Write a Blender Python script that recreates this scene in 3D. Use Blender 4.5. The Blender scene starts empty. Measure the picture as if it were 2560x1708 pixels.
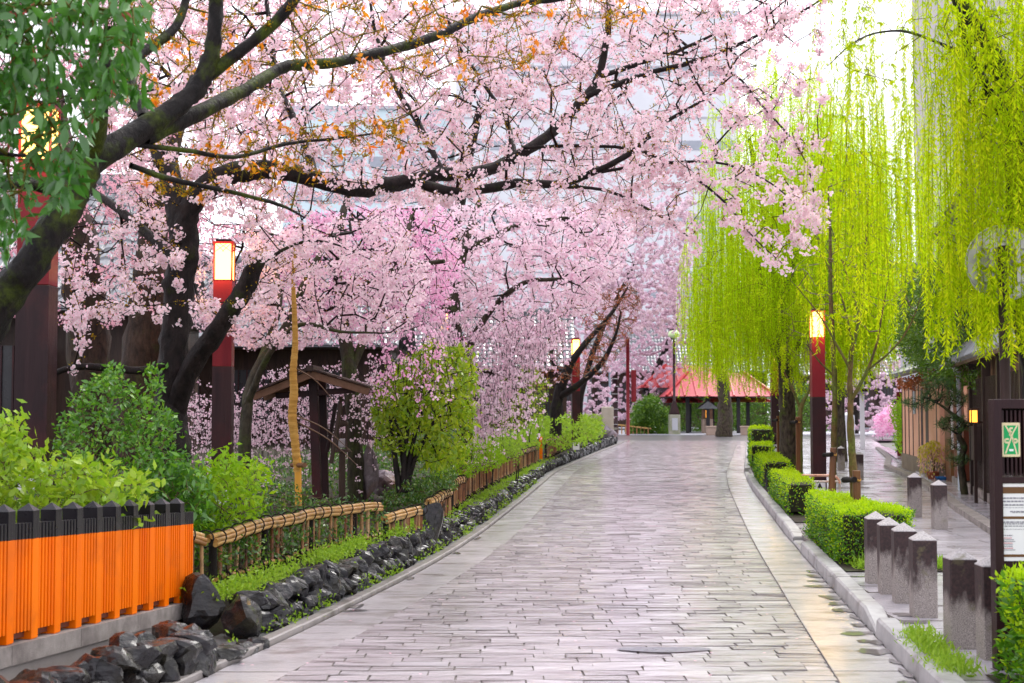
import bpy, bmesh, math, random
import numpy as np
from mathutils import Vector, Matrix
R = math.radians
rng = np.random.default_rng(7)
random.seed(7)
scene = bpy.context.scene
COL = scene.collection

# ------------------------------------------------------------------ camera, sky, sun, exposure
CAM_H = 1.7
LENS = 50.0
FPX = LENS / 36.0 * 2560.0
PITCH = math.atan((1030 - 854) / FPX)
cam = bpy.data.cameras.new('camera')
cam.lens = LENS; cam.sensor_width = 36.0; cam.clip_start = 0.1; cam.clip_end = 3000
cam.dof.use_dof = True; cam.dof.focus_distance = 17.0; cam.dof.aperture_fstop = 4.0
camo = bpy.data.objects.new('camera', cam); COL.objects.link(camo)
camo.location = (0, 0, CAM_H); camo.rotation_euler = (math.pi / 2 + PITCH, 0, 0)
scene.camera = camo

SUN_EL, SUN_AZ = R(52), R(28)      # azimuth clockwise from +Y
world = bpy.data.worlds.new('World'); scene.world = world
world.use_nodes = True
wn, wl = world.node_tree.nodes, world.node_tree.links
wn.clear()
sky = wn.new('ShaderNodeTexSky'); sky.sky_type = 'NISHITA'; sky.sun_disc = False
sky.sun_elevation = SUN_EL; sky.sun_rotation = SUN_AZ
sky.air_density = 1.0; sky.dust_density = 4.0; sky.ozone_density = 1.0
bw = wn.new('ShaderNodeHueSaturation'); bw.inputs['Saturation'].default_value = 0.12
cloud = wn.new('ShaderNodeMix'); cloud.data_type = 'RGBA'
cloud.inputs['Factor'].default_value = 0.72
cloud.inputs['B'].default_value = (10.4, 10.4, 11.5, 1)     # even cloud layer
wl.new(sky.outputs['Color'], bw.inputs['Color'])
wl.new(bw.outputs['Color'], cloud.inputs['A'])
bg = wn.new('ShaderNodeBackground'); bg.inputs['Strength'].default_value = 0.12
wl.new(cloud.outputs['Result'], bg.inputs['Color'])
wo = wn.new('ShaderNodeOutputWorld'); wl.new(bg.outputs[0], wo.inputs['Surface'])

sun = bpy.data.lights.new('sun', 'SUN'); sun.energy = 1.5; sun.angle = R(25); sun.color = (1, 0.96, 0.9)
suno = bpy.data.objects.new('sun', sun); COL.objects.link(suno)
sd = Vector((math.sin(SUN_AZ) * math.cos(SUN_EL), math.cos(SUN_AZ) * math.cos(SUN_EL), math.sin(SUN_EL)))
suno.rotation_euler = (-sd).to_track_quat('-Z', 'Y').to_euler()

vs = scene.view_settings
vs.view_transform = 'Standard'; vs.look = 'None'; vs.gamma = 1.0; vs.use_curve_mapping = False
vs.exposure = 0.9
scene.cycles.max_bounces = 6; scene.cycles.diffuse_bounces = 3; scene.cycles.glossy_bounces = 3
scene.cycles.transmission_bounces = 3; scene.cycles.transparent_max_bounces = 4
scene.cycles.caustics_reflective = False; scene.cycles.caustics_refractive = False
scene.cycles.use_denoising = True
scene.cycles.sample_clamp_indirect = 6

# ------------------------------------------------------------------ measuring the place: ray through a photo pixel to a known distance
cp, sp = math.cos(PITCH), math.sin(PITCH)
def P(u, v, d):
    a = (u - 1280) / FPX; b = (854 - v) / FPX
    y = cp - b * sp; z = sp + b * cp
    t = d / y
    return Vector((a * t, d, CAM_H + z * t))
S = 2560 / 2350
def D(x, y, d): return P(x * S, y * S, d)
def G(u, v, z=0.0):
    a = (u - 1280) / FPX; b = (854 - v) / FPX
    y = cp - b * sp; zz = sp + b * cp
    t = (z - CAM_H) / zz
    return Vector((a * t, y * t, z))
def Pn(x, y, d):
    a = (x * S - 1280) / FPX; b = (854 - y * S) / FPX
    yy = cp - b * sp; z = sp + b * cp; t = d / yy
    return np.stack([a * t, d, CAM_H + z * t], -1)

# ------------------------------------------------------------------ object helpers
def tag(o, label=None, cat=None, group=None, kind=None):
    if label: o['label'] = label
    if cat: o['category'] = cat
    if group: o['group'] = group
    if kind: o['kind'] = kind
    return o
def thing(name, label, cat, loc=(0, 0, 0), rz=0, group=None):
    o = bpy.data.objects.new(name, None); COL.objects.link(o)
    o.location = loc; o.rotation_euler = (0, 0, rz); o.empty_display_size = .1
    return tag(o, label, cat, group)
def link(name, me, parent=None, loc=None, rot=None, scale=None):
    o = bpy.data.objects.new(name, me); COL.objects.link(o)
    if parent is not None: o.parent = parent
    if loc is not None: o.location = loc
    if rot is not None: o.rotation_euler = rot
    if scale is not None: o.scale = scale
    return o
def npmesh(name, V, F, mat, smooth=False, attr=None):
    V = np.asarray(V, np.float32); F = np.asarray(F, np.int32)
    me = bpy.data.meshes.new(name); k = F.shape[1]; n = len(F)
    me.vertices.add(len(V)); me.vertices.foreach_set('co', V.ravel())
    me.loops.add(n * k); me.loops.foreach_set('vertex_index', F.ravel())
    me.polygons.add(n); me.polygons.foreach_set('loop_start', np.arange(n, dtype=np.int32) * k)
    me.polygons.foreach_set('loop_total', np.full(n, k, np.int32))
    if smooth: me.polygons.foreach_set('use_smooth', np.ones(n, bool))
    if attr is not None:
        at = me.attributes.new('t', 'FLOAT', 'POINT'); at.data.foreach_set('value', np.asarray(attr, np.float32))
    me.update(calc_edges=True)
    me.materials.append(mat)
    return me
class MB:
    def __init__(s): s.v = []; s.f = []; s.sm = []
    def add(s, V, F, smooth=False):
        b = len(s.v); s.v += [tuple(p) for p in V]; s.f += [tuple(i + b for i in f) for f in F]; s.sm += [smooth] * len(F); return s
    def box(s, c, size, rz=0, M=None, bev=0.0):
        x, y, z = size[0] / 2, size[1] / 2, size[2] / 2
        if bev <= 0:
            V = [(a, b, d) for d in (-z, z) for a, b in ((-x, -y), (x, -y), (x, y), (-x, y))]
            F = [(3, 2, 1, 0), (4, 5, 6, 7), (0, 1, 5, 4), (1, 2, 6, 5), (2, 3, 7, 6), (3, 0, 4, 7)]
        else:
            e = bev; V = []
            for zz, i in ((-z, e), (-z + e, 0), (z - e, 0), (z, e)):
                V += [(a * (x - i), b * (y - i), zz) for a, b in ((-1, -1), (1, -1), (1, 1), (-1, 1))]
            F = [(3, 2, 1, 0), (12, 13, 14, 15)]
            for l in range(3):
                for k in range(4):
                    a, b = l * 4 + k, l * 4 + (k + 1) % 4; F.append((a, b, b + 4, a + 4))
        m = Matrix.Translation(c) @ Matrix.Rotation(rz, 4, 'Z') if M is None else M
        return s.add([m @ Vector(p) for p in V], F)
    def bar(s, a, b, w, h=None, bev=0.0, up=(0, 0, 1)):
        a, b = Vector(a), Vector(b); h = h or w
        y = (b - a).normalized(); u = Vector(up)
        if abs(y.dot(u)) > .99: u = Vector((0, 1, 0))
        x = y.cross(u).normalized(); z = x.cross(y)
        m = Matrix((x, y, z)).transposed().to_4x4(); m.translation = (a + b) / 2
        return s.box(None, (w, (b - a).length, h), M=m, bev=bev)
    def prism(s, pts, z0, z1):
        n = len(pts)
        V = [(p[0], p[1], z0) for p in pts] + [(p[0], p[1], z1) for p in pts]
        return s.add(V, [tuple(range(n))[::-1], tuple(range(n, 2 * n))] + [(i, (i + 1) % n, (i + 1) % n + n, i + n) for i in range(n)])
    def tube(s, pts, radii, n=8, smooth=True, caps=True):
        V, F = sweep(np.array([tuple(p) for p in pts], float), np.array(radii if hasattr(radii, '__len__') else [radii] * len(pts), float), n)
        F = [tuple(f) for f in F]
        b = len(V)
        s.add(V, F, smooth)
        if caps:
            o = len(s.v) - b
            s.f.append(tuple(range(o + n - 1, o - 1, -1))); s.f.append(tuple(range(len(s.v) - n, len(s.v)))); s.sm += [False, False]
        return s
    def lathe(s, prof, c=(0, 0, 0), n=16):
        V = []; F = []
        for r, z in prof:
            V += [(c[0] + r * math.cos(2 * math.pi * k / n), c[1] + r * math.sin(2 * math.pi * k / n), c[2] + z) for k in range(n)]
        for i in range(len(prof) - 1):
            for k in range(n):
                a = i * n + k; b = i * n + (k + 1) % n; F.append((a, b, b + n, a + n))
        return s.add(V, F, True)
    def mesh(s, name, mat):
        me = bpy.data.meshes.new(name); me.from_pydata(s.v, [], s.f)
        me.polygons.foreach_set('use_smooth', s.sm); me.materials.append(mat); me.update(); return me
    def build(s, name, mat, parent=None, loc=None, rot=None):
        return link(name, s.mesh(name, mat), parent, loc, rot)
def sweep(pts, rad, n=8):
    pts = np.asarray(pts, float); m = len(pts)
    T = np.gradient(pts, axis=0); T /= np.linalg.norm(T, axis=1, keepdims=True) + 1e-9
    up = np.array([0.13, 0.21, 1.0]) if abs(T[:, 2]).mean() < .8 else np.array([1.0, .2, 0.1])
    A = np.cross(T, up); A /= np.linalg.norm(A, axis=1, keepdims=True) + 1e-9
    B = np.cross(T, A)
    th = np.linspace(0, 2 * math.pi, n, endpoint=False)
    rad = np.asarray(rad, float)
    if rad.ndim == 1: rad = np.repeat(rad[:, None], n, 1)
    V = pts[:, None] + rad[:, :, None] * (A[:, None] * np.cos(th)[None, :, None] + B[:, None] * np.sin(th)[None, :, None])
    i = np.arange(m - 1)[:, None] * n; k = np.arange(n)[None]; k2 = (k + 1) % n
    F = np.stack([i + k, i + n + k, i + n + k2, i + k2], -1).reshape(-1, 4)
    return V.reshape(-1, 3), F
def spline(pts, k=6):
    """Catmull-Rom through points; extra columns (radii) carried along"""
    p = np.asarray(pts, float)
    q = np.vstack([2 * p[0] - p[1], p, 2 * p[-1] - p[-2]])
    out = []
    for i in range(1, len(q) - 2):
        for t in np.linspace(0, 1, k, endpoint=False):
            a, b, c, d = q[i - 1], q[i], q[i + 1], q[i + 2]
            out.append(.5 * ((2 * b) + (-a + c) * t + (2 * a - 5 * b + 4 * c - d) * t * t + (-a + 3 * b - 3 * c + d) * t ** 3))
    out.append(p[-1])
    return np.array(out)
def frusta(P0, P1, R0, R1, n=4):
    T = P1 - P0; L = np.linalg.norm(T, axis=1, keepdims=True) + 1e-9; T = T / L
    up = np.where(np.abs(T[:, 2:3]) > .9, np.array([[1., 0, 0]]), np.array([[0, 0, 1.]]))
    A = np.cross(T, up); A /= np.linalg.norm(A, axis=1, keepdims=True) + 1e-9; B = np.cross(T, A)
    th = np.linspace(0, 2 * math.pi, n, endpoint=False)
    ring = A[:, None] * np.cos(th)[None, :, None] + B[:, None] * np.sin(th)[None, :, None]
    V = np.concatenate([P0[:, None] + ring * R0[:, None, None], P1[:, None] + ring * R1[:, None, None]], 1)
    base = (np.arange(len(P0)) * 2 * n)[:, None]; k = np.arange(n)[None]; k2 = (k + 1) % n
    F = np.stack([base + k, base + n + k, base + n + k2, base + k2], -1).reshape(-1, 4)
    return V.reshape(-1, 3), F
def unit(a): return a / (np.linalg.norm(a, axis=-1, keepdims=True) + 1e-9)
def rdir(n, zb=0.0):
    a = rng.normal(size=(n, 3)); a[:, 2] += zb; return unit(a)
def leafquads(C, Dn, L, W, Nn=None, fold=.12):
    """rhombic leaves: base C, direction Dn"""
    n = len(C)
    if Nn is None: Nn = rdir(n, .8)
    Wd = unit(np.cross(Dn, Nn)); N2 = np.cross(Wd, Dn)
    L = np.broadcast_to(L, (n,))[:, None]; W = np.broadcast_to(W, (n,))[:, None]
    m = C + Dn * L * .45 - N2 * L * fold
    V = np.stack([C, m + Wd * W * .5 + N2 * L * fold * .8, C + Dn * L - N2 * L * fold * 1.5, m - Wd * W * .5 + N2 * L * fold * .8], 1)
    F = np.arange(n * 4).reshape(n, 4)
    return V.reshape(-1, 3), F
def flowers(C, N, r):
    n = len(C); A = unit(np.cross(N, rdir(n))); B = np.cross(N, A)
    th = np.linspace(0, 2 * math.pi, 5, endpoint=False)[None] + rng.uniform(0, 6.28, (n, 1))
    r = np.broadcast_to(r, (n,))[:, None, None]
    rim = C[:, None] + (A[:, None] * np.cos(th)[..., None] + B[:, None] * np.sin(th)[..., None]) * r * rng.uniform(.8, 1.15, (n, 5, 1)) + N[:, None] * r * .35
    V = np.concatenate([C[:, None], rim], 1).reshape(-1, 3)
    b = (np.arange(n) * 6)[:, None]; k = np.arange(5)[None]
    F = np.stack([b + 0 * k, b + 1 + k, b + 1 + (k + 1) % 5], -1).reshape(-1, 3)
    t = np.tile(np.array([0, 1, 1, 1, 1, 1], float), n)
    return V, F, t
def inpoly(x, y, poly):
    r = np.zeros(len(x), bool); n = len(poly)
    for i in range(n):
        x0, y0 = poly[i]; x1, y1 = poly[(i + 1) % n]
        c = ((y0 > y) != (y1 > y)) & (x < (x1 - x0) * (y - y0) / (y1 - y0 + 1e-12) + x0); r ^= c
    return r
def insample(poly, n, d0, d1):
    a = np.array(poly, float); lo, hi = a.min(0), a.max(0); out = []
    tot = 0
    while tot < n:
        x = rng.uniform(lo[0], hi[0], n * 3); y = rng.uniform(lo[1], hi[1], n * 3); m = inpoly(x, y, poly)
        out.append(np.stack([x[m], y[m]], 1)); tot += m.sum()
    q = np.concatenate(out)[:n]; dd = rng.uniform(d0, d1, n)
    for x0, x1, y0, y1, dl in CLEAR:       # gaps kept pruned in front of the lanterns
        k = ~((q[:, 0] > x0) & (q[:, 0] < x1) & (q[:, 1] > y0) & (q[:, 1] < y1) & (dd < dl)); q, dd = q[k], dd[k]
    return Pn(q[:, 0], q[:, 1], dd)
CLEAR = [(455, 560, 490, 690, 19.6), (1295, 1340, 725, 830, 46)]

# ------------------------------------------------------------------ materials
def nodemat(name):
    m = bpy.data.materials.new(name); m.use_nodes = True; nt = m.node_tree; nt.nodes.clear()
    out = nt.nodes.new('ShaderNodeOutputMaterial'); return m, nt, nt.nodes, nt.links, out
def _rand(nt):
    g = nt.nodes.new('ShaderNodeNewGeometry'); oi = nt.nodes.new('ShaderNodeObjectInfo')
    a = nt.nodes.new('ShaderNodeMath'); a.operation = 'ADD'
    nt.links.new(g.outputs['Random Per Island'], a.inputs[0]); nt.links.new(oi.outputs['Random'], a.inputs[1])
    f = nt.nodes.new('ShaderNodeMath'); f.operation = 'FRACT'; nt.links.new(a.outputs[0], f.inputs[0])
    return f.outputs[0]
def ramp(nt, cols, fac):
    r = nt.nodes.new('ShaderNodeValToRGB'); e = r.color_ramp.elements
    n = len(cols)
    while len(e) < n: e.new(.5)
    for i, c in enumerate(cols):
        e[i].position = i / max(1, n - 1); e[i].color = (*c, 1)
    nt.links.new(fac, r.inputs[0]); return r.outputs[0]
def noise(nt, scale, detail=5, vec=None, stretch=None, rough=.6):
    n = nt.nodes.new('ShaderNodeTexNoise'); n.inputs['Scale'].default_value = scale; n.inputs['Detail'].default_value = detail
    n.inputs['Roughness'].default_value = rough
    if vec is None:
        g = nt.nodes.new('ShaderNodeNewGeometry'); vec = g.outputs['Position']
    if stretch:
        mp = nt.nodes.new('ShaderNodeMapping'); mp.inputs['Scale'].default_value = stretch
        nt.links.new(vec, mp.inputs[0]); vec = mp.outputs[0]
    nt.links.new(vec, n.inputs['Vector']); return n.outputs['Fac']
def mixc(nt, fac, a, b, mode='MIX'):
    m = nt.nodes.new('ShaderNodeMix'); m.data_type = 'RGBA'; m.blend_type = mode
    for s, v in (('Factor', fac), ('A', a), ('B', b)):
        sk = [i for i in m.inputs if i.name == s and (i.type == 'RGBA' or s == 'Factor')][0]
        if isinstance(v, (tuple, list)): sk.default_value = (*v, 1)
        elif isinstance(v, (int, float)): sk.default_value = v
        else: nt.links.new(v, sk)
    return [o for o in m.outputs if o.type == 'RGBA'][0]
def step(nt, x, lo, hi):
    m = nt.nodes.new('ShaderNodeMapRange'); m.inputs['From Min'].default_value = lo; m.inputs['From Max'].default_value = hi
    nt.links.new(x, m.inputs[0]); return m.outputs[0]
def pm(name, cols, scale=3.0, rough=.6, rvar=.15, bump=.0, bscale=40., coat=0., stretch=None, rnd=.0, stain=None, sscale=1.5, metal=0., bdist=.02, spec=.28, crough=.12, cvar=0, smoothcoat=False, sstretch=None):
    """solid material: noise through a ramp of colours, per-piece variation, stain, wet coat"""
    m, nt, N, L, out = nodemat(name)
    b = N.new('ShaderNodeBsdfPrincipled'); L.new(b.outputs[0], out.inputs[0])
    f = noise(nt, scale, stretch=stretch); f = step(nt, f, .28, .72)
    if rnd > 0:
        a = N.new('ShaderNodeMix'); a.inputs['Factor'].default_value = rnd
        L.new(f, a.inputs['A']); L.new(_rand(nt), a.inputs['B']); f = a.outputs[0]
    c = ramp(nt, cols, f)
    if stain:
        c = mixc(nt, step(nt, noise(nt, sscale, 6, stretch=sstretch), .5, .68), c, stain)
    L.new(c, b.inputs['Base Color'])
    rr = N.new('ShaderNodeMapRange'); rr.inputs['To Min'].default_value = max(.03, rough - rvar); rr.inputs['To Max'].default_value = min(1, rough + rvar)
    L.new(noise(nt, scale * 1.7 + 1), rr.inputs[0]); L.new(rr.outputs[0], b.inputs['Roughness'])
    b.inputs['Metallic'].default_value = metal; b.inputs['Specular IOR Level'].default_value = spec
    if coat:
        b.inputs['Coat Weight'].default_value = coat; b.inputs['Coat Roughness'].default_value = crough
        if cvar:
            cr = N.new('ShaderNodeMapRange'); cr.inputs['From Min'].default_value = .35; cr.inputs['From Max'].default_value = .65; cr.inputs['To Min'].default_value = .03; cr.inputs['To Max'].default_value = cvar
            L.new(noise(nt, 1.9, 4), cr.inputs[0]); L.new(cr.outputs[0], b.inputs['Coat Roughness'])
    if bump:
        bp = N.new('ShaderNodeBump'); bp.inputs['Strength'].default_value = bump; bp.inputs['Distance'].default_value = bdist
        L.new(noise(nt, bscale, 6, stretch=stretch), bp.inputs['Height']); L.new(bp.outputs[0], b.inputs['Normal'])
        if coat and not smoothcoat: L.new(bp.outputs[0], b.inputs['Coat Normal'])
    return m
def fm(name, cols, trans=.4, gloss=.08, tcol=None, center=None, grough=.3, pscale=1.6):
    """thin foliage: diffuse + translucent (+ wet sheen)"""
    m, nt, N, L, out = nodemat(name)
    mr = N.new('ShaderNodeMix'); mr.inputs['Factor'].default_value = .42
    L.new(_rand(nt), mr.inputs['A']); L.new(step(nt, noise(nt, pscale, 3), .3, .7), mr.inputs['B'])
    c = ramp(nt, cols, mr.outputs[0])
    if center:
        at = N.new('ShaderNodeAttribute'); at.attribute_name = 't'
        c = mixc(nt, at.outputs['Fac'], center, c)
    d = N.new('ShaderNodeBsdfDiffuse'); t = N.new('ShaderNodeBsdfTranslucent')
    L.new(c, d.inputs[0])
    if tcol: L.new(mixc(nt, .6, c, tcol), t.inputs[0])
    else: L.new(c, t.inputs[0])
    mx = N.new('ShaderNodeMixShader'); mx.inputs[0].default_value = trans
    L.new(d.outputs[0], mx.inputs[1]); L.new(t.outputs[0], mx.inputs[2]); o = mx.outputs[0]
    if gloss:
        g = N.new('ShaderNodeBsdfGlossy'); g.inputs['Roughness'].default_value = grough
        m2 = N.new('ShaderNodeMixShader'); m2.inputs[0].default_value = gloss
        L.new(o, m2.inputs[1]); L.new(g.outputs[0], m2.inputs[2]); o = m2.outputs[0]
    L.new(o, out.inputs[0]); return m
def em(name, col, strength):
    m, nt, N, L, out = nodemat(name); e = N.new('ShaderNodeEmission'); e.inputs[0].default_value = (*col, 1); e.inputs[1].default_value = strength
    L.new(e.outputs[0], out.inputs[0]); return m
def bark(name, dark, light, moss=None, mossamt=.5):
    m, nt, N, L, out = nodemat(name)
    b = N.new('ShaderNodeBsdfPrincipled'); L.new(b.outputs[0], out.inputs[0])
    f = step(nt, noise(nt, 14, 6, stretch=(1, 1, .45)), .35, .7)
    c = mixc(nt, f, dark, light)
    if moss:
        k = noise(nt, 3.1, 6); c = mixc(nt, step(nt, k, .62 - mossamt * .22, .72 - mossamt * .12), c, mixc(nt, step(nt, noise(nt, 30), .35, .65), moss, tuple(x * .45 for x in moss)))
    L.new(c, b.inputs['Base Color']); b.inputs['Roughness'].default_value = .6; b.inputs['Specular IOR Level'].default_value = .18
    bp = N.new('ShaderNodeBump'); bp.inputs['Strength'].default_value = .8; bp.inputs['Distance'].default_value = .03
    L.new(noise(nt, 22, 8, stretch=(1, 1, .5)), bp.inputs['Height']); L.new(bp.outputs[0], b.inputs['Normal'])
    return m
M = {}
M['sett'] = pm('wet_sett_stone', [(.26, .21, .24), (.36, .315, .35), (.42, .375, .405), (.5, .455, .485), (.34, .32, .38)], 1.1, .38, .2, .45, 11, 1., rnd=.62, bdist=.03, spec=.5, cvar=.16, stretch=(.45, 1, 1), stain=(.17, .125, .14), sscale=2.6, sstretch=(.5, 3.2, 1))
M['granite'] = pm('wet_granite_slab', [(.37, .34, .365), (.46, .43, .455), (.52, .485, .51)], 2.2, .42, .12, .4, 16, .9, rnd=.4, stain=(.19, .15, .15), sscale=1.6, bdist=.012, spec=.5, cvar=.2, sstretch=(1, 2.2, 1))
M['pave'] = pm('wet_pavement_granite', [(.4, .37, .41), (.48, .45, .49), (.55, .52, .555)], 2.0, .42, .12, .4, 16, .9, rnd=.45, stain=(.31, .265, .29), sscale=1.3, bdist=.012, spec=.5, cvar=.2, sstretch=(.7, 2.4, 1))
M['kerb'] = pm('grey_granite_kerb', [(.26, .25, .25), (.38, .37, .37), (.46, .44, .43)], 5, .55, .1, .3, 120, .25, rnd=.3, stain=(.2, .185, .18), sscale=2.0, bdist=.004)
M['joint'] = pm('dark_wet_joint', [(.15, .13, .125), (.24, .21, .205)], 6, .5, .2, .3, 40, .2)
M['asphalt'] = pm('wet_asphalt', [(.06, .06, .065), (.095, .09, .1)], 2, .4, .1, .1, 90, .5)
M['soil'] = pm('garden_soil', [(.014, .01, .006), (.03, .02, .01), (.03, .045, .01)], 2.2, .9, .1, .6, 30)
M['ground'] = pm('distant_ground', [(.1, .095, .085), (.16, .15, .13)], .5, .8)
M['gravel'] = pm('fine_grey_gravel', [(.1, .1, .1), (.26, .26, .26)], 60, .6, .2, .8, 110, .4)
M['rock'] = pm('wet_black_rock', [(.002, .002, .003), (.007, .006, .008), (.018, .016, .018), (.04, .034, .032)], 6, .3, .12, .7, 12, .38, rnd=.3, stain=(.022, .019, .01), sscale=3.2, bdist=.04, stretch=(1, 1, 1.8), crough=.07, spec=.2, smoothcoat=True)
M['rock2'] = pm('purple_grey_stone', [(.1, .075, .085), (.2, .16, .18), (.3, .25, .28)], 6, .5, .1, .8, 20, .2, stain=(.16, .08, .045), sscale=2.0)
M['boll'] = None
M['vermilion'] = pm('vermilion_paint', [(.76, .115, .0), (.86, .165, .0), (.9, .2, .002)], 5, .5, .08, .12, 60, 0, stretch=(1, 1, .12), rnd=.35, stain=(.68, .13, .005), sscale=2.5, bdist=.003, spec=.12)
M['black'] = pm('black_paint', [(.006, .005, .007), (.014, .012, .015)], 8, .3, .1, .15, 60, .25, stretch=(1, 1, .15), spec=.2)
M['concrete'] = pm('weathered_concrete', [(.19, .165, .15), (.28, .245, .225), (.35, .31, .285)], 9, .7, .1, .4, 120, .1, stain=(.15, .125, .115), sscale=3)
M['bamboo'] = pm('aged_bamboo', [(.13, .05, .012), (.3, .14, .035), (.45, .26, .08), (.56, .4, .18)], 7, .35, .1, .2, 50, .15, rnd=.5, stain=(.08, .035, .012), sscale=7)
M['bamboo_up'] = pm('split_bamboo_uprights', [(.1, .035, .014), (.23, .085, .03), (.38, .2, .08), (.5, .36, .2)], 5, .45, .1, .2, 50, .2, rnd=.75, stain=(.05, .03, .018), sscale=5)
M['rope'] = pm('black_palm_rope', [(.006, .004, .003), (.016, .01, .007)], 50, .8, .1, .8, 150)
M['darkwood'] = pm('dark_purple_brown_wood', [(.014, .005, .007), (.025, .009, .011), (.04, .015, .015)], 6, .45, .1, .25, 50, .05, stretch=(1, 1, .08), stain=(.05, .012, .013), sscale=1.6, spec=.2)
M['redwood'] = pm('dark_red_painted_wood', [(.13, .006, .012), (.18, .01, .016), (.22, .018, .022)], 5, .45, .1, .15, 50, .05, spec=.2, stretch=(1, 1, .08))
M['oldwood'] = pm('weathered_brown_wood', [(.02, .01, .007), (.05, .026, .018), (.1, .055, .037)], 6, .55, .1, .4, 50, .1, stretch=(1, 1, .12), rnd=.3)
M['tanwood'] = pm('tan_edge_wood', [(.1, .045, .025), (.17, .085, .05), (.25, .14, .085)], 6, .55, .1, .3, 50, 0, stretch=(1, .3, .3), rnd=.2)
M['stake'] = pm('brown_stake_wood', [(.07, .028, .01), (.15, .06, .018), (.22, .1, .03)], 7, .5, .1, .3, 50, .2, stretch=(1, 1, .15))
M['yellowwood'] = pm('yellow_new_wood', [(.6, .27, .03), (.7, .36, .05)], 5, .5, .1, .2, 50, .1, stretch=(1, 1, .12))
M['straw'] = pm('straw_wrap', [(.32, .15, .025), (.5, .26, .05), (.62, .36, .09)], 12, .8, .1, .8, 60, 0, stretch=(.4, .4, 3))
M['white'] = pm('white_painted_metal', [(.68, .66, .66), (.78, .77, .77)], 5, .45)
M['mark'] = pm('black_mark', [(.02, .018, .02), (.03, .026, .03)], 5, .6)
M['greymetal'] = pm('grey_galvanised_metal', [(.42, .41, .41), (.52, .5, .5)], 4, .42, .1, metal=.3)
M['darkmetal'] = pm('dark_brown_metal', [(.03, .018, .016), (.05, .03, .026)], 5, .4)
M['bluepole'] = pm('pale_blue_grey_metal', [(.3, .36, .42), (.36, .42, .48)], 5, .45)
M['rust'] = pm('rusty_white_tube', [(.75, .68, .62), (.72, .6, .5), (.45, .15, .06)], 14, .5, .1, .2, 60)
M['rustor'] = pm('rusty_orange_tube', [(.6, .2, .09), (.7, .42, .3), (.42, .12, .05)], 14, .5, .1, .2, 60)
M['cone'] = pm('faded_red_plastic', [(.25, .03, .018), (.32, .045, .028)], 3, .5)
M['plaster'] = pm('salmon_plaster', [(.66, .34, .23), (.72, .39, .27), (.76, .44, .32)], 1.5, .8, .05)
M['ochre'] = pm('ochre_grey_plinth', [(.16, .125, .085), (.24, .19, .14)], 3, .8, .1, .3, 60)
M['tile'] = pm('grey_roof_tile', [(.1, .105, .115), (.17, .175, .19), (.23, .235, .25)], 4, .35, .1, .1, 50, .3, rnd=.4)
M['pale'] = pm('pale_building_panel', [(.62, .63, .67), (.7, .71, .74)], .3, .6)
M['palegrey'] = pm('grey_building_panel', [(.42, .42, .46), (.5, .5, .54)], .3, .6)
M['mauvestone'] = pm('mauve_stone_cladding', [(.45, .4, .42), (.52, .47, .49)], .7, .6)
M['glass'] = pm('dull_window_glass', [(.28, .3, .35), (.4, .42, .47)], .6, .15)
M['teal'] = pm('pale_teal_panel', [(.55, .68, .72), (.6, .72, .75)], .3, .4)
M['redroof'] = pm('pink_red_metal_roof', [(.42, .07, .085), (.5, .11, .125)], 1.2, .5, .1, spec=.15)
M['redtrim'] = pm('red_roof_batten', [(.42, .03, .035), (.48, .05, .05)], 2, .4)
M['orangeroof'] = pm('orange_roof', [(.7, .22, .06), (.75, .28, .1)], 2, .5)
M['sandstone'] = pm('pinkish_stone_block', [(.34, .24, .19), (.42, .31, .25)], 3, .7, .1, .3, 60)
M['greenstone'] = pm('mossy_stone_block', [(.2, .22, .12), (.3, .3, .22), (.36, .33, .29)], 3, .7, .1, .3, 60)
M['palestone'] = pm('pale_beige_stone', [(.42, .37, .29), (.52, .46, .37)], 4, .7, .1, .3, 60)
M['poster'] = pm('white_poster_paper', [(.74, .73, .74), (.78, .77, .78)], 3, .35)
M['printbrown'] = pm('brown_print', [(.12, .055, .02), (.14, .065, .025)], 3, .5)
M['printgrey'] = pm('grey_print', [(.22, .21, .25), (.26, .25, .29)], 3, .5)
M['printred'] = pm('red_print', [(.55, .12, .16), (.6, .16, .2)], 3, .5)
M['printblue'] = pm('pale_blue_print', [(.4, .6, .75), (.45, .65, .78)], 3, .5)
M['cream'] = pm('cream_plate', [(.66, .55, .33), (.7, .6, .38)], 3, .4)
M['green'] = pm('green_plate', [(.006, .3, .08), (.01, .34, .1)], 3, .4)
M['lamp'] = em('lit_lamp_pane', (1.0, .56, .14), 3.6)
M['lampfar'] = em('small_lit_lamp', (1.0, .55, .13), 5.0)
M['lantern'] = em('paper_lantern_glow', (1.0, .4, .05), 1.6)
M['pot_blue'] = pm('blue_glazed_pot', [(.01, .08, .25), (.02, .13, .35)], 4, .25)
M['pot_terra'] = pm('terracotta_pot', [(.3, .08, .04), (.38, .12, .06)], 4, .6)
M['bark1'] = bark('mossy_dark_bark', (.004, .003, .003), (.016, .012, .011), (.06, .085, .004), .6)
M['bark2'] = bark('dark_cherry_bark', (.005, .003, .003), (.022, .014, .013), (.03, .038, .005), .2)
M['bark3'] = bark('brown_old_bark', (.016, .009, .006), (.06, .034, .022), (.045, .045, .014), .35)
M['bark4'] = bark('grey_green_bark', (.018, .015, .009), (.065, .053, .034), (.055, .07, .014), .6)
M['barkw'] = bark('willow_bark', (.018, .012, .008), (.09, .068, .046), (.07, .09, .012), .3)
M['barky'] = bark('young_green_bark', (.06, .05, .015), (.2, .1, .04), (.13, .16, .025), .9)
M['twig'] = pm('dark_twig', [(.008, .005, .005), (.02, .012, .011)], 10, .7, spec=.1)
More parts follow.
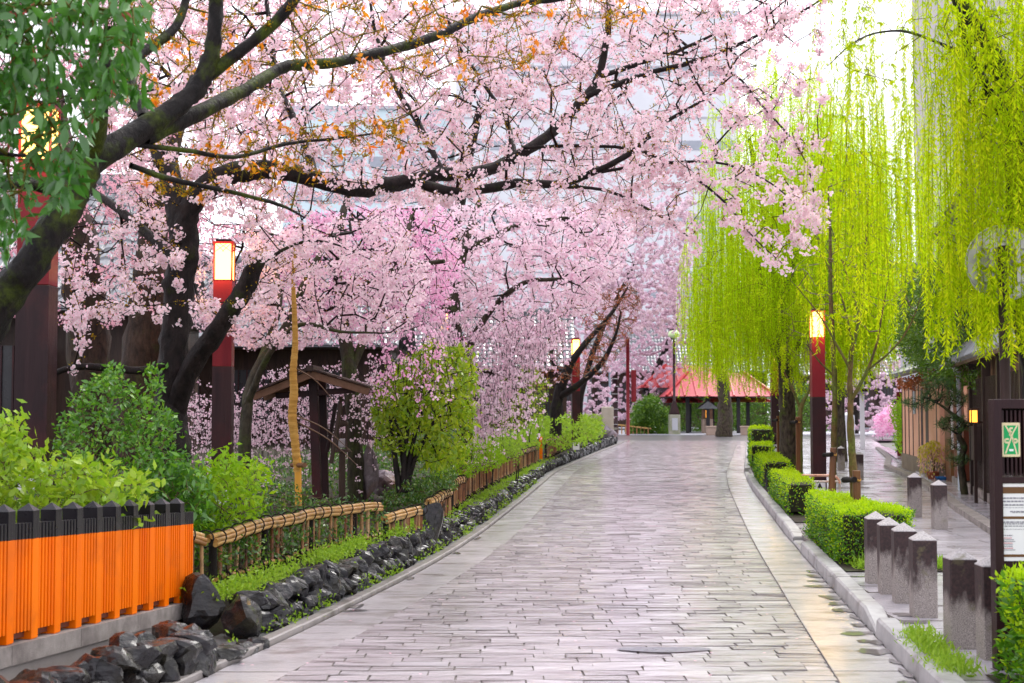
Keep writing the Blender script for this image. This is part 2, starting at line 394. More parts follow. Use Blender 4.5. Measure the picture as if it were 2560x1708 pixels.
M['twigbrown'] = pm('brown_twig', [(.07, .035, .02), (.14, .075, .04)], 10, .6)
M['twigolive'] = pm('olive_twig', [(.05, .045, .006), (.12, .11, .015)], 10, .7, spec=.1)
M['core'] = pm('shrub_inside', [(.012, .012, .006), (.03, .028, .012)], 12, .9)
M['petal'] = fm('pale_pink_petal', [(.86, .56, .67), (.92, .73, .8), (.94, .82, .86), (.96, .89, .9), (.92, .74, .81)], .38, 0, center=(.9, .52, .62))
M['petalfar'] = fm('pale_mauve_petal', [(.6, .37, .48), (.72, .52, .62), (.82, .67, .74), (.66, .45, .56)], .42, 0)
M['petalmag'] = fm('magenta_petal', [(.8, .28, .54), (.86, .44, .66), (.9, .62, .76), (.93, .74, .83)], .45, 0)
M['petalweep'] = fm('weeping_pink_petal', [(.78, .45, .6), (.86, .62, .72), (.93, .79, .84), (.82, .53, .66)], .42, 0)
M['orangeleaf'] = fm('young_orange_leaf', [(.7, .12, .005), (.8, .26, .01), (.66, .32, .02), (.6, .1, .02)], .5, .02)
M['budleaf'] = fm('olive_bud_leaf', [(.28, .17, .008), (.4, .3, .012), (.3, .1, .012), (.42, .38, .02)], .5, 0)
M['willowstem'] = fm('yellow_willow_twig', [(.22, .26, .008), (.38, .42, .02)], .3, 0)
M['darkglass'] = pm('dark_window', [(.02, .02, .022), (.05, .05, .055)], .6, .3)
M['willow'] = fm('willow_leaf', [(.34, .6, .004), (.54, .8, .008), (.7, .88, .018), (.86, .92, .045)], .6, 0, pscale=1.1)
M['willow2'] = fm('near_willow_leaf', [(.2, .38, .004), (.42, .6, .006), (.6, .72, .01), (.84, .8, .03)], .58, 0, pscale=2.6)
M['evergreen'] = fm('glossy_evergreen_leaf', [(.02, .09, .008), (.04, .16, .014), (.08, .24, .025), (.035, .12, .012)], .3, .06, grough=.3)
M['redbud'] = fm('red_flower_spike', [(.5, .05, .06), (.6, .1, .1)], .4, .03)
M['camellia'] = fm('glossy_shrub_leaf', [(.035, .12, .012), (.07, .2, .02), (.14, .34, .015), (.26, .44, .02)], .35, .05, grough=.3)
M['hydrangea'] = fm('broad_shrub_leaf', [(.16, .3, .015), (.24, .42, .02), (.36, .5, .03), (.12, .24, .012)], .4, .03)
M['lime'] = fm('lime_shrub_leaf', [(.15, .32, .008), (.25, .46, .012), (.4, .56, .02)], .45, .02)
M['cover'] = fm('dark_ground_cover_leaf', [(.025, .08, .018), (.045, .13, .02), (.1, .21, .015), (.22, .3, .02)], .3, .06, grough=.3)
M['weed'] = fm('bright_weed_leaf', [(.18, .34, .02), (.28, .46, .03), (.36, .52, .05)], .45, .02)
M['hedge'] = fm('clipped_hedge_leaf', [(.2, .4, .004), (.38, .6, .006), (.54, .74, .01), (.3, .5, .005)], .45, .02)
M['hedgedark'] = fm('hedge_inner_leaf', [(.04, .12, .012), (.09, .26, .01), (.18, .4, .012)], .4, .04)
M['maple'] = fm('olive_maple_leaf', [(.1, .22, .006), (.2, .34, .01), (.36, .44, .015), (.14, .28, .008)], .45, .03)
M['pine'] = fm('pine_needle', [(.02, .07, .015), (.04, .11, .02), (.08, .16, .03)], .2, .05)
M['dkgreen'] = fm('dark_tree_leaf', [(.035, .1, .008), (.08, .18, .012), (.18, .3, .02)], .35, .04)
M['pinkleaf'] = fm('pink_yellow_leaf', [(.82, .4, .36), (.84, .55, .5), (.68, .66, .05), (.74, .6, .06)], .45, .02)
M['ivy'] = fm('russet_ivy_leaf', [(.22, .04, .015), (.4, .1, .02), (.16, .07, .04)], .3, .04)
# ------------------------------------------------------------------ the setting
def smoothpoly(d, x):
    dd = np.arange(d[0], d[-1] + .01, .25); xx = np.interp(dd, d, x)
    k = np.hanning(29); k /= k.sum(); pad = 14
    e = np.concatenate([xx[0] - (xx[1] - xx[0]) * np.arange(pad, 0, -1), xx, xx[-1] + (xx[-1] - xx[-2]) * np.arange(1, pad + 1)])
    return dd, np.convolve(e, k, 'valid')
_ld, _lx = smoothpoly([2, 8.9, 12, 16, 20, 27.5, 41, 60, 73.7, 90], [-3.25, -2.03, -1.47, -.86, -.42, .22, 1.31, 3.7, 5.5, 7.6])
_rd, _rx = smoothpoly([2, 8.9, 11.67, 17.7, 20.7, 32, 40, 70, 90], [1.8, 2.54, 2.84, 3.53, 3.9, 5.35, 6.5, 11.5, 15.0])
def XL(d): return float(np.interp(d, _ld, _lx))
def XR(d): return float(np.interp(d, _rd, _rx))
def XB(d): return float(np.interp(d, [2, 10, 23.1, 32.5, 40.9, 48.6, 64, 100], [3.9, 5.0, 7.7, 9.76, 11.2, 13.3, 16.8, 24.8]))
PZ = .10

def sheet(name, quads, mat, kind='structure'):
    mb = MB()
    for q in quads: mb.add(q, [tuple(range(len(q)))])
    o = mb.build(name, mat); tag(o, kind=kind); return o
sheet('ground', [[(-900, -60, -.12), (900, -60, -.12), (900, 1600, -.12), (-900, 1600, -.12)]], M['ground'])

def strip(f0, f1, d0, d1, z, st=1.0, z1=None):
    ds = np.arange(d0, d1 + st * .5, st); q = []
    for a, b in zip(ds[:-1], ds[1:]):
        za = z if z1 is None else z + (z1 - z) * (a - d0) / (d1 - d0); zb = z if z1 is None else z + (z1 - z) * (b - d0) / (d1 - d0)
        q.append([(f0(a), a, za), (f1(a), a, za), (f1(b), b, zb), (f0(b), b, zb)])
    return q
road = sheet('road', strip(XL, XR, 2, 84, -.011), M['joint'])
asph = sheet('cross_street', [[(-30, 84.05, -.004), (60, 84.05, -.004), (60, 105, -.004), (-30, 105, -.004)]], M['asphalt'])
sheet('plaza', [[(-40, 105, .05), (80, 105, .05), (80, 150, .05), (-40, 150, .05)], [(-40, 105, -.05), (80, 105, -.05), (80, 105, .05), (-40, 105, .05)]], M['palegrey'])
gravel = sheet('gravel_strip', strip(lambda d: XL(d) - .55, lambda d: XL(d) - .09, 2, 84, .012), M['gravel'])

def slabmesh(w, l, mat, name, t=.05, bev=.0025, jit=.007, zj=.004, gap=.01):
    """paving stone: chamfered uneven top, centred at origin, top at z=0"""
    gap = random.uniform(.002, .012); x, y = w / 2 - gap / 2, l / 2 - random.uniform(.001, .009)
    c = [(-1, -1), (1, -1), (1, 1), (-1, 1)]
    o = [(a * x + random.uniform(-jit, jit) * .7, b * y + random.uniform(-jit, jit) * .7) for a, b in c]
    tz = [random.uniform(-zj, zj) for _ in c]
    V = [(p[0], p[1], -t) for p in o] + [(p[0], p[1], -bev + tz[i]) for i, p in enumerate(o)]
    V += [(p[0] - math.copysign(bev, p[0]), p[1] - math.copysign(bev, p[1]), tz[i]) for i, p in enumerate(o)]
    F = [(8, 9, 10, 11)]
    for l_ in range(2):
        for k in range(4): F.append((l_ * 4 + k, l_ * 4 + (k + 1) % 4, l_ * 4 + 4 + (k + 1) % 4, l_ * 4 + 4 + k))
    return V, F
def jointside(me, every=9):
    me.materials.append(M['joint']); me.polygons.foreach_set('material_index', [0 if i % every == 0 else 1 for i in range(len(me.polygons))])
def paving(parent, name, rowsfn, d0, d1, rowh, wr, mat, mat_z, nmax, dview, zj, rest_name):
    """rows across the view; nearest nmax pieces in view become parts, the rest one stuff part"""
    n = 0; rest = MB(); d = d0
    while d < d1:
        h = rowh * random.uniform(.9, 1.12); y = d + h / 2
        a, b = rowsfn(y); x = a + random.uniform(-.05, 0)
        first = True
        while x < b - .06:
            w = random.uniform(*wr)
            if first: w *= random.uniform(.4, 1); first = False
            if x + w > b - .14: w = b - x
            V, F = slabmesh(w, h, mat, name, zj=zj)
            inview = d > dview and (x + w / 2) / y < .375 and (x + w / 2) / y > -.375
            if n < nmax and inview:
                me = bpy.data.meshes.new(name); me.from_pydata(V, [], F); me.materials.append(mat); jointside(me)
                link(name, me, parent, (x + w / 2, y, mat_z), (random.gauss(0, .009), random.gauss(0, .008), 0)); n += 1
            else:
                tz = random.gauss(0, .008); ty = random.gauss(0, .006)
                rest.add([(p[0] + x + w / 2, p[1] + y, p[2] + mat_z + p[1] * tz - p[0] * ty) for p in V], F)
            x += w
        d += h
    o = rest.build(rest_name, mat, parent); jointside(o.data); tag(o, kind='stuff')
EDGE = .5
paving(road, 'sett', lambda d: (XL(d) + EDGE, XR(d) - EDGE), 6.0, 84, .155, (.22, .6), M['sett'], 0.0, 300, 8.6, .0035, 'far_setts')
# granite edging slabs along both sides
for side in (0, 1):
    d = 5.5
    while d < 83.5:
        l = random.uniform(.8, 1.15) if d < 40 else 1.8
        if side == 0: f0, f1 = (lambda q: XL(q) + .004), (lambda q: XL(q) + EDGE - .008)
        else: f0, f1 = (lambda q: XR(q) - EDGE + .008), (lambda q: XR(q) - .004)
        a, b = d + .005, d + l - .005; zz = random.gauss(0, .0015) + .002
        cx, cy = (f0(d) + f1(d)) / 2, d + l / 2
        V = []; e = .01
        e = .005
        for z, i in ((-.04, 0), (-.002, 0), (0, e)):
            V += [(f0(a) + i - cx, a + i - cy, z), (f1(a) - i - cx, a + i - cy, z), (f1(b) - i - cx, b - i - cy, z), (f0(b) + i - cx, b - i - cy, z)]
        F = [(8, 9, 10, 11)] + [(q * 4 + k, q * 4 + (k + 1) % 4, q * 4 + 4 + (k + 1) % 4, q * 4 + 4 + k) for q in range(2) for k in range(4)]
        me = bpy.data.meshes.new('edging_slab'); me.from_pydata(V, [], F); me.materials.append(M['granite']); jointside(me)
        link('edging_slab', me, road, (cx, cy, zz), (random.gauss(0, .002), random.gauss(0, .003), 0))
        d += l
# puddles lying in the low gutter slabs
def puddle(parent, cx, cy, rx, ry, z=.0075):
    n = 26; ph = rng.uniform(0, 6.28, 4)
    pts = []
    for k in range(n):
        t = 2 * math.pi * k / n
        q = 1 + .25 * math.sin(2 * t + ph[0]) + .18 * math.sin(3 * t + ph[1]) + .1 * math.sin(5 * t + ph[2]) + .08 * math.sin(9 * t + ph[3])
        pts.append((cx + rx * q * math.cos(t), cy + ry * q * math.sin(t), z))
    mb = MB().add(pts + [(cx, cy, z)], [(k, (k + 1) % n, n) for k in range(n)])
    o = mb.build('puddle', M['water'], parent); return o
M['water'] = pm('puddle_water', [(.1, .085, .09), (.14, .12, .125)], 2, .3, .05, 0, coat=1., crough=.02, spec=.5)
for cy in np.arange(8.9, 15.5, .42):
    rx = abs(rng.normal(0, .05)) + .03 + .05 * (math.sin(cy * 3.1) > .1); puddle(road, XR(cy) - .01 - rx * .6, cy, rx, rng.uniform(.07, .15))
for cy, rx, ry in ((12.25, .1, .06), (12.5, .05, .12), (14.6, .04, .12), (17.2, .05, .15), (19.2, .04, .2)):
    puddle(road, XL(cy) + .005 + rx, cy, rx, ry)
# shallow wet hollow in the setts, laid on as a flat dark ellipse
mb = MB(); n = 40; c = G(1640, 1627)
for k in range(n):
    t = 2 * math.pi * k / n; mb.v.append((c.x + .06 + .34 * math.cos(t), c.y + (.11 + .02 * math.sin(3 * t)) * math.sin(t), .011 if True else 0))
mb.v.append((c.x + .06, c.y, .011)); mb.f = [(k, (k + 1) % n, n) for k in range(n)]; mb.sm = [False] * n
mb.build('worn_hollow', pm('wet_dark_hollow', [(.14, .14, .19), (.22, .21, .26)], 9, .3, .1, .3, 60, .6), road)

M['kerbdark'] = pm('damp_brown_grey_kerb', [(.15, .135, .125), (.24, .215, .205), (.3, .27, .255)], 4, .45, .1, .3, 60, .4, rnd=.4, stain=(.1, .085, .07), sscale=2.2, bdist=.006)
# kerbs -------------------------------------------------------------
kl = sheet('kerb_left', strip(lambda d: XL(d) - .115, lambda d: XL(d) - .005, 2, 84, -.02), M['joint'])
d = 5.0
while d < 83:
    l = random.uniform(.75, 1.05) if d < 40 else 2.0
    a, b = d + .004, d + l - .004; cy = d + l / 2; cx = XL(cy) - .06
    V = []
    for z, i in ((-.04, 0), (.035, 0), (.045, .012)):
        V += [(XL(a) - .112 + i - cx, a + i * .4 - cy, z), (XL(a) - .008 - i - cx, a + i * .4 - cy, z), (XL(b) - .008 - i - cx, b - i * .4 - cy, z), (XL(b) - .112 + i - cx, b - i * .4 - cy, z)]
    F = [(8, 9, 10, 11)] + [(q * 4 + k, q * 4 + (k + 1) % 4, q * 4 + 4 + (k + 1) % 4, q * 4 + 4 + k) for q in range(2) for k in range(4)]
    me = bpy.data.meshes.new('kerb_stone'); me.from_pydata(V, [], F); me.materials.append(M['kerbdark'])
    link('kerb_stone', me, kl, (cx, cy, random.gauss(0, .002)))
    d += l
kr = sheet('kerb_right', strip(lambda d: XR(d) + .002, lambda d: XR(d) + .17, 2, 84, -.02), M['joint'])
d = 5.35; i = 0
KW, KH = .17, .135
while d < 83:
    l = random.uniform(.85, 1.0) if d < 45 else 2.0
    h0 = h1 = KH
    if abs(d - 10.6) < .55: l = .75; h0, h1 = .03, KH
    elif 17.0 < d < 18.2: l = 1.3; h0 = h1 = .03
    elif 18.2 <= d < 19.0: h0, h1 = .08, KH
    elif 36 < d < 39: h0 = h1 = .03
    a, b = d + .006, d + l - .006; cy = d + l / 2; cx = XR(cy) + KW / 2
    V = []; e = .018
    for lev in range(3):
        for (q, dx) in ((a, 0), (a, KW), (b, KW), (b, 0)):
            h = h0 if q == a else h1
            z = (-.05, h - e, h)[lev]; ii = (0, 0, e)[lev]; batter = (-.0, .012, .012)[lev] if dx == 0 else 0
            V.append((XR(q) + dx + batter + (ii if dx == 0 else -ii) - cx, q + (ii * .5 if q == a else -ii * .5) - cy, z))
    F = [(8, 9, 10, 11)] + [(q * 4 + k, q * 4 + (k + 1) % 4, q * 4 + 4 + (k + 1) % 4, q * 4 + 4 + k) for q in range(2) for k in range(4)]
    me = bpy.data.meshes.new('kerb_stone'); me.from_pydata(V, [], F); me.materials.append(M['kerb'])
    link('kerb_stone', me, kr, (cx, cy, random.gauss(0, .003)), (0, 0, random.gauss(0, .003)))
    d += l; i += 1

# right pavement ------------------------------------------------------
pav = sheet('pavement', strip(lambda d: XR(d) + .17, XB, 2, 84, PZ - .011), M['joint'])
paving(pav, 'paving_slab', lambda d: (XR(d) + .185, XB(d) - .02), 6.0, 84, .42, (.55, 1.0), M['pave'], PZ, 300, 8.3, .002, 'far_paving_slabs')
for cx, cy, rx, ry in ((3.4, 10.3, .2, .07), (3.05, 10.9, .12, .06), (3.1, 11.3, .1, .08), (3.5, 9.9, .2, .08), (3.25, 13.9, .16, .06), (3.3, 10.1, .2, .05)):
    puddle(pav, cx, cy, rx, ry, PZ + .006)

# raised garden on the left -------------------------------------------
def GZ(x, d):
    """height of the planted bed"""
    off = XL(d) - .35 - x
    base = np.interp(d, [2, 10.5, 16, 20, 30, 45, 64, 80], [.2, .22, .27, .22, .2, .28, .65, .8])
    z = base + np.interp(off, [0, .35, 1.2, 3, 9, 30], [-.06, 0, .1, .25, .4, .5])
    if d < 11.3:
        fx = -2.93 + (d - 8.15) * .126
        z = -.02 if x > fx - .02 else (.3 if x > fx - .16 else .75 + min(.25, (fx - x) * .1))
    elif d < 12.6: z += np.interp(off, [.75, 1.1, 2.2], [0, .2, .55]) * np.interp(d, [11.3, 12.6], [1, 0])
    return float(z)
ds = np.concatenate([np.arange(2, 40, .8), np.arange(40, 84, 2.0)])
offs = [0, .2, .45, .6, .7, .8, .9, 1.1, 1.5, 2.2, 3.2, 5, 8, 14, 25, 45]
V = []; F = []
for d in ds:
    for o_ in offs: x = XL(d) - .35 - o_; V.append((x, d, GZ(x, d) + (random.gauss(0, .015) if o_ < 8 else 0)))
m_ = len(offs)
for i in range(len(ds) - 1):
    for j in range(m_ - 1): F.append((i * m_ + j, (i + 1) * m_ + j, (i + 1) * m_ + j + 1, i * m_ + j + 1)[::-1])
gd = MB().add(V, F, True).build('garden_bed', M['soil']); tag(gd, kind='structure')

# dry stone wall --------------------------------------------------------
def rockmesh(seed, mat, cuts=11, sub=3):
    r_ = np.random.default_rng(seed)
    bm = bmesh.new(); bmesh.ops.create_icosphere(bm, subdivisions=sub, radius=1)
    for _ in range(cuts):
        n = r_.normal(size=3); n /= np.linalg.norm(n); o = r_.uniform(.5, .82); n = Vector(n)
        for v in bm.verts:
            k = v.co.dot(n) - o
            if k > 0: v.co -= n * k * .96
    ph = r_.uniform(0, 6, 6)
    for v in bm.verts:
        c = v.co; v.co *= 1 + .05 * math.sin(c.x * 7 + ph[0]) * math.sin(c.z * 9 + ph[1]) + .04 * math.sin(c.y * 11 + ph[2])
    me = bpy.data.meshes.new('stone'); bm.to_mesh(me); bm.free(); me.materials.append(mat); return me
ROCKS = [rockmesh(100 + i, M['rock']) for i in range(12)]
wall = thing('stone_wall', 'low dry wall of wet black stones along the left kerb', 'stone wall')
def stone(c, s, rz=None, parent=wall, me=None):
    o = link('stone', me or random.choice(ROCKS), parent, c, (random.gauss(0, .18), random.gauss(0, .18), random.uniform(0, 6.28) if rz is None else rz), s); return o
WL = lambda d: XL(d) - .2
nst = 0
d = 10.9
while d < 76:
    big = np.interp(d, [10, 20, 40, 76], [.85, .8, .85, 1.1])
    w = random.uniform(.16, .3) * big
    h = np.interp(d, [10, 16, 24, 40, 76], [.3, .29, .2, .24, .45]) * random.uniform(.85, 1.15)
    x = WL(d + w / 2) - .14
    if random.random() < .25 or d > 34:
        stone((x, d + w / 2, h * .45), (.17 * random.uniform(.9, 1.2), w * .62, h * .66), random.gauss(0, .25)); nst += 1
    else:
        stone((x + .03, d + w / 2, h * .26), (.17, w * .6, h * .38), random.gauss(0, .25))
        stone((x - .03, d + w / 2 + random.gauss(0, .04), h * .75), (.17, w * .58, h * .36), random.gauss(0, .3)); nst += 2
    if random.random() < .35 and d < 34:
        stone((x + .12, d + random.uniform(0, .2), .04), (.07, .08, .07)); nst += 1
    d += w * .86
# curved return of the wall in front of the vermilion fence
near = thing('stone_wall', 'heap of reddish black stones below the vermilion fence plinth', 'stone wall')
pa = np.array([[-2.62, 6.9], [-2.52, 7.7], [-2.38, 8.4], [-2.2, 8.9], [-2.05, 9.35], [-2.08, 9.6]])
pa = spline(pa, 6)
L_ = np.concatenate([[0], np.cumsum(np.linalg.norm(np.diff(pa, axis=0), axis=1))])
s_ = 0
while s_ < L_[-1]:
    x = np.interp(s_, L_, pa[:, 0]); y = np.interp(s_, L_, pa[:, 1]); w = random.uniform(.16, .3)
    stone((x, y, .07), (.2, w * .62, .15), random.gauss(-.2, .25), near)
    stone((x - .05, y + random.gauss(0, .05), .19), (.19, w * .6, .12), random.gauss(-.2, .3), near)
    if random.random() < .5: stone((x - .2, y + random.gauss(0, .05), .22), (.15, w * .55, .12), None, near)
    s_ += w * .8
for cx, cy, sx, sz in ((-2.0, 9.75, .2, .1), (-1.95, 10.0, .14, .07), (-1.88, 10.15, .12, .06), (-1.83, 10.35, .1, .06), (-2.15, 9.95, .16, .09)):
    stone((cx, cy, sz * .5), (sx, sx * .9, sz), None, near)
def boulder(label, c, s, rz, me, name='boulder', mat=None):
    o = link(name, me, None, c, (0, 0, rz), s); return tag(o, label, 'boulder')
b1 = P(497, 1500, 10.9)
boulder('angular wet black boulder at the end of the vermilion fence', (b1.x, b1.y, .24), (.21, .26, .24), .5, rockmesh(301, M['rock'], 9))
b2 = P(612, 1530, 10.75)
boulder('large squarish black block starting the kerbside stone wall', (b2.x, b2.y, .14), (.2, .24, .22), .1, rockmesh(305, M['rock'], 14))
b3 = P(1078, 1310, 17.6)
boulder('tall dark boulder wedged between two bamboo fence sections', (b3.x, b3.y, .32), (.17, .22, .33), .4, rockmesh(309, M['rock'], 12))
b4 = P(975, 1235, 22.0)
boulder('sloping grey boulder beside the standing stone', (b4.x, b4.y, .58), (.32, .3, .25), .7, rockmesh(312, M['rock2'], 10))
b5 = P(921, 1195, 21.6)
o = boulder('upright purple grey standing stone with a pale top', (b5.x, b5.y, .72), (.16, .15, .5), .3, rockmesh(318, M['rock2'], 14), 'standing_stone')
b6 = P(1512, 1095, 74.5)
boulder('big grey boulder under the stone bridge post', (b6.x, b6.y, .5), (.75, .5, .6), .2, rockmesh(320, M['rock2'], 10))
# ------------------------------------------------------------------ vermilion fence
F0, F1 = Vector((-2.93, 8.15, 0)), Vector((-2.57, 11.0, 0))
fdir = (F1 - F0).normalized(); fang = math.atan2(fdir.y, fdir.x)
fnx = Vector((fdir.y, -fdir.x, 0))       # towards the road
vf = thing('vermilion_fence', 'vermilion slatted fence with black tips on a concrete plinth', 'fence', (F0.x, F0.y, 0), 0)
def fz(t): return .374 - .046 * t, 1.166 - .046 * t        # foot and tip heights along the fence
def fp(t, off, z): return fdir * t + fnx * off + Vector((0, 0, z))
PITCHF = .307
posts = [2.83 - PITCHF * k for k in range(13)]
PW = .10
for t in posts:
    z0, z1 = fz(t); zb = z1 - .2
    M4 = Matrix.Translation(fp(t, 0, (z0 + zb) / 2)) @ Matrix.Rotation(fang, 4, 'Z')
    po = MB().box(None, (.085, PW, zb - z0), M=M4, bev=.004).build('post', M['vermilion'], vf)
    mb = MB(); M4 = Matrix.Translation(fp(t, 0, (zb + z1 - .035) / 2)) @ Matrix.Rotation(fang, 4, 'Z')
    mb.box(None, (.0856, PW + .0006, z1 - .035 - zb), M=M4, bev=.002)
    e = [fp(t + a * .0448, b * (PW / 2 + .002), z1 - .035) for a, b in ((-1, -1), (1, -1), (1, 1), (-1, 1))]
    mb.add(e + [fp(t, 0, z1 + .008)], [(1, 0, 4), (2, 1, 4), (3, 2, 4), (0, 3, 4)])
    mb.build('black_tip', M['black'], po)
    for k in range(5):
        tt = t + .0425 + (PITCHF - .085) * (k + .5) / 5; a0, a1 = fz(tt); zz = a1 - .2; top = a1 - .105
        sl = MB().bar(fp(tt, .032, a0 + .055), fp(tt, .032, zz), .030, .024, .003, up=fdir).build('slat', M['vermilion'], vf)
        MB().bar(fp(tt, .032, zz), fp(tt, .032, top), .0306, .0266, .003, up=fdir).build('black_tip', M['black'], sl)
ta, tb = posts[-1] - .05, posts[0] + .05
for off, zo in ((-.03, .12), (-.03, .55)):
    MB().bar(fp(ta, off, fz(ta)[0] + zo), fp(tb, off, fz(tb)[0] + zo), .04, .05).build('rail', M['vermilion'], vf)
MB().bar(fp(ta, -.02, fz(ta)[0] + .03), fp(tb, -.02, fz(tb)[0] + .03), .05, .03).build('sill_board', pm('brown_sill', [(.12, .035, .02), (.16, .05, .03)], 5, .5), vf)
t = ta
while t < tb + .02:
    l = min(.93, tb + .03 - t)
    if l < .05: break
    za, zb_ = fz(t)[0], fz(t + l)[0]
    V = []
    for q, z in ((t + .003, za), (t + l - .003, zb_)):
        V += [fp(q, -.09, z - .115), fp(q, .085, z - .115), fp(q, .085, z - .001), fp(q, -.09, z - .001)]
    MB().add(V, [(0, 1, 2, 3), (7, 6, 5, 4), (0, 4, 5, 1), (1, 5, 6, 2), (2, 6, 7, 3), (3, 7, 4, 0)]).build('coping_block', M['concrete'], vf)
    t += l
V = []
for q in (ta, tb + .03):
    z = fz(q)[0] - .117; V += [fp(q, -.09, -.1), fp(q, .065, -.1), fp(q, .065, z), fp(q, -.09, z)]
MB().add(V, [(0, 1, 2, 3), (7, 6, 5, 4), (0, 4, 5, 1), (1, 5, 6, 2), (2, 6, 7, 3), (3, 7, 4, 0)]).build('plinth', pm('smooth_concrete', [(.24, .21, .195), (.32, .285, .265)], 4, .7, .1, .2, 60, stain=(.17, .145, .13), sscale=2), vf)

# ------------------------------------------------------------------ bamboo fence, section by section
def bamboo(label, rail, gap, dens, first_straight=False, nr=4):
    """rail: (u, v_rail, v_bottom or None, d) photo measurements -> built where they stand"""
    top = np.array([list(P(u, v, d)) for u, v, zb, d in rail]); zb = np.array([r[2] for r in rail], float)
    root = thing('bamboo_fence', label, 'bamboo fence', top[0] * [1, 1, 0] + [0, 0, zb[0]])
    org = np.array(root.location)
    c = spline(np.c_[top, zb], 8); c[:, :3] -= org; c[:, 3] -= org[2]
    L = np.concatenate([[0], np.cumsum(np.linalg.norm(np.diff(c[:, :3], axis=0), axis=1))])
    at = lambda s: np.array([np.interp(s, L, c[:, k]) for k in range(4)])
    tot = L[-1]
    ss = np.arange(0, tot, .12); path = np.array([at(s) for s in ss]); 
    path[:, 2] += .006 * np.sin(ss * 4.1 + org[0] * 9) + .003 * np.sin(ss * 11)
    T = np.gradient(path[:, :3], axis=0); side = unit(np.stack([T[:, 1], -T[:, 0], 0 * T[:, 0]], 1))
    lay = [(.03, .0), (-.03, .0), (.01, .03), (-.022, .028), (.03, -.033)][:nr + 1]
    for k, (a, b) in enumerate(lay):
        pp = path[:, :3] + side * a + np.array([0, 0, b]) + rng.normal(0, .002, (len(path), 3))
        rr = np.full(len(pp), .0185) * rng.uniform(.9, 1.1); rr[::4] *= 1.14
        MB().tube(pp, rr, 7).build('rail_pole', M['bamboo'], root)
    s = .15
    while s < tot - .03:          # rope ties
        p = at(s)[:3]; i = min(len(path) - 1, int(s / .12)); sd_ = side[i]; z_ = np.array([0, 0, 1.])
        p[2] = np.interp(s, ss, path[:, 2])
        th = np.linspace(0, 2 * math.pi, 13)
        tt = unit(T[i])
        ring = [p + sd_ * math.cos(t) * .068 + z_ * (math.sin(t) * .07 + .004) + tt * .02 * math.sin(t + 1) for t in th]
        MB().tube(ring, .0065, 5).build('rope_tie', M['rope'], root)
        s += random.uniform(.2, .34)
    s = .03; n = 0
    while s < tot:
        p = at(s); h0, h1 = p[3] + random.uniform(-.02, .03), p[2] + random.uniform(-.01, .02)
        if h1 - h0 > .05 and n < 300:
            lean = random.gauss(0, .012); r = random.uniform(.012, .022)
            zs = np.linspace(h0, h1, 4); i = min(len(path) - 1, int(s / .12))
            off = side[i] * random.choice((.012, -.012))
            MB().tube([(p[0] + off[0] + lean * (z - h0), p[1] + off[1] + lean * (z - h0) * 2, z) for z in zs], [r, r * 1.02, r, r * .98], 6).build('upright', M['bamboo_up'], root); n += 1
        s += gap * random.uniform(.7, 1.4) if random.random() < dens else gap * random.uniform(2, 4)
    # lower bundle
    low = path[:, :3].copy(); low[:, 2] = np.array([at(q)[3] for q in ss]) + .035 + .01 * np.sin(ss * 6)
    for a in (-.025, .025):
        MB().tube(low + side * a, np.where(np.arange(len(low)) % 4 == 0, .021, .018), 6).build('lower_pole', M['bamboo'], root)
    s = .1
    while s < tot:
        p = at(s); i = min(len(path) - 1, int(s / .12)); th = np.linspace(0, 2 * math.pi, 9)
        ring = [np.array([p[0], p[1], np.interp(s, ss, low[:, 2])]) + side[i] * math.cos(t) * .055 + np.array([0, 0, math.sin(t) * .034]) for t in th]
        MB().tube(ring, .011, 5).build('rope_tie', M['rope'], root); s += random.uniform(.16, .26)
    s = .04
    while s < tot:
        p = at(s); MB().tube([(p[0], p[1], p[3] - .15), (p[0], p[1], p[2] + .01)], [.035, .033], 8).build('post', M['rope'], root); s += 1.25
    return root
bamboo('short straight bamboo fence piece joining the vermilion fence', [(440, 1336, .3, 11.15), (490, 1346, .3, 11.4), (521, 1352, .3, 11.55)], .12, .6)
bamboo('nearest long bamboo fence section with dark ivy growing through it', [(528, 1352, .3, 11.6), (620, 1322, .3, 12.45), (720, 1298, .3, 13.5), (854, 1274, .3, 15.0), (957, 1266, .3, 16.0)], .07, .3)
bamboo('short low bamboo fence section just before the tall boulder', [(961, 1299, .28, 16.1), (1010, 1286, .24, 16.6), (1057, 1273, .2, 17.1)], .05, .95)
bamboo('short rising bamboo fence section just beyond the tall boulder', [(1072, 1258, .25, 18.0), (1100, 1243, .22, 19.0), (1126, 1227, .2, 20.2)], .055, .95)
bamboo('short high bamboo fence section stepping up in the middle of the row', [(1128, 1209, .22, 21.5), (1160, 1197, .2, 23.2)], .06, .95)
bamboo('long reddish bamboo fence section curving away along the road', [(1158, 1183, .2, 24.2), (1200, 1166, .2, 27), (1250, 1148, .2, 31), (1300, 1133, .2, 36), (1344, 1119, .22, 41.6)], .066, .95)
bamboo('farthest bamboo fence section climbing to the stone bridge post', [(1364, 1105, .25, 43.5), (1400, 1092, .35, 48), (1450, 1077, .5, 56), (1497, 1059, .68, 64)], .1, .9)
for u, dd, lab in ((1352, 43.0, 'taller vermilion stake beside the far bamboo fence'), (1338, 42.6, 'shorter vermilion stake beside the far bamboo fence')):
    p = G(u, 1158 if u > 1345 else 1150, .05); h = .6 if u > 1345 else .45
    q = P(u, 1100, dd)
    mb = MB().box((0, 0, h / 2 + .2), (.1, .1, h + .1), bev=.01)
    o = mb.build('vermilion_stake', M['vermilion'], None, (q.x, q.y, .1)); tag(o, lab, 'stake')

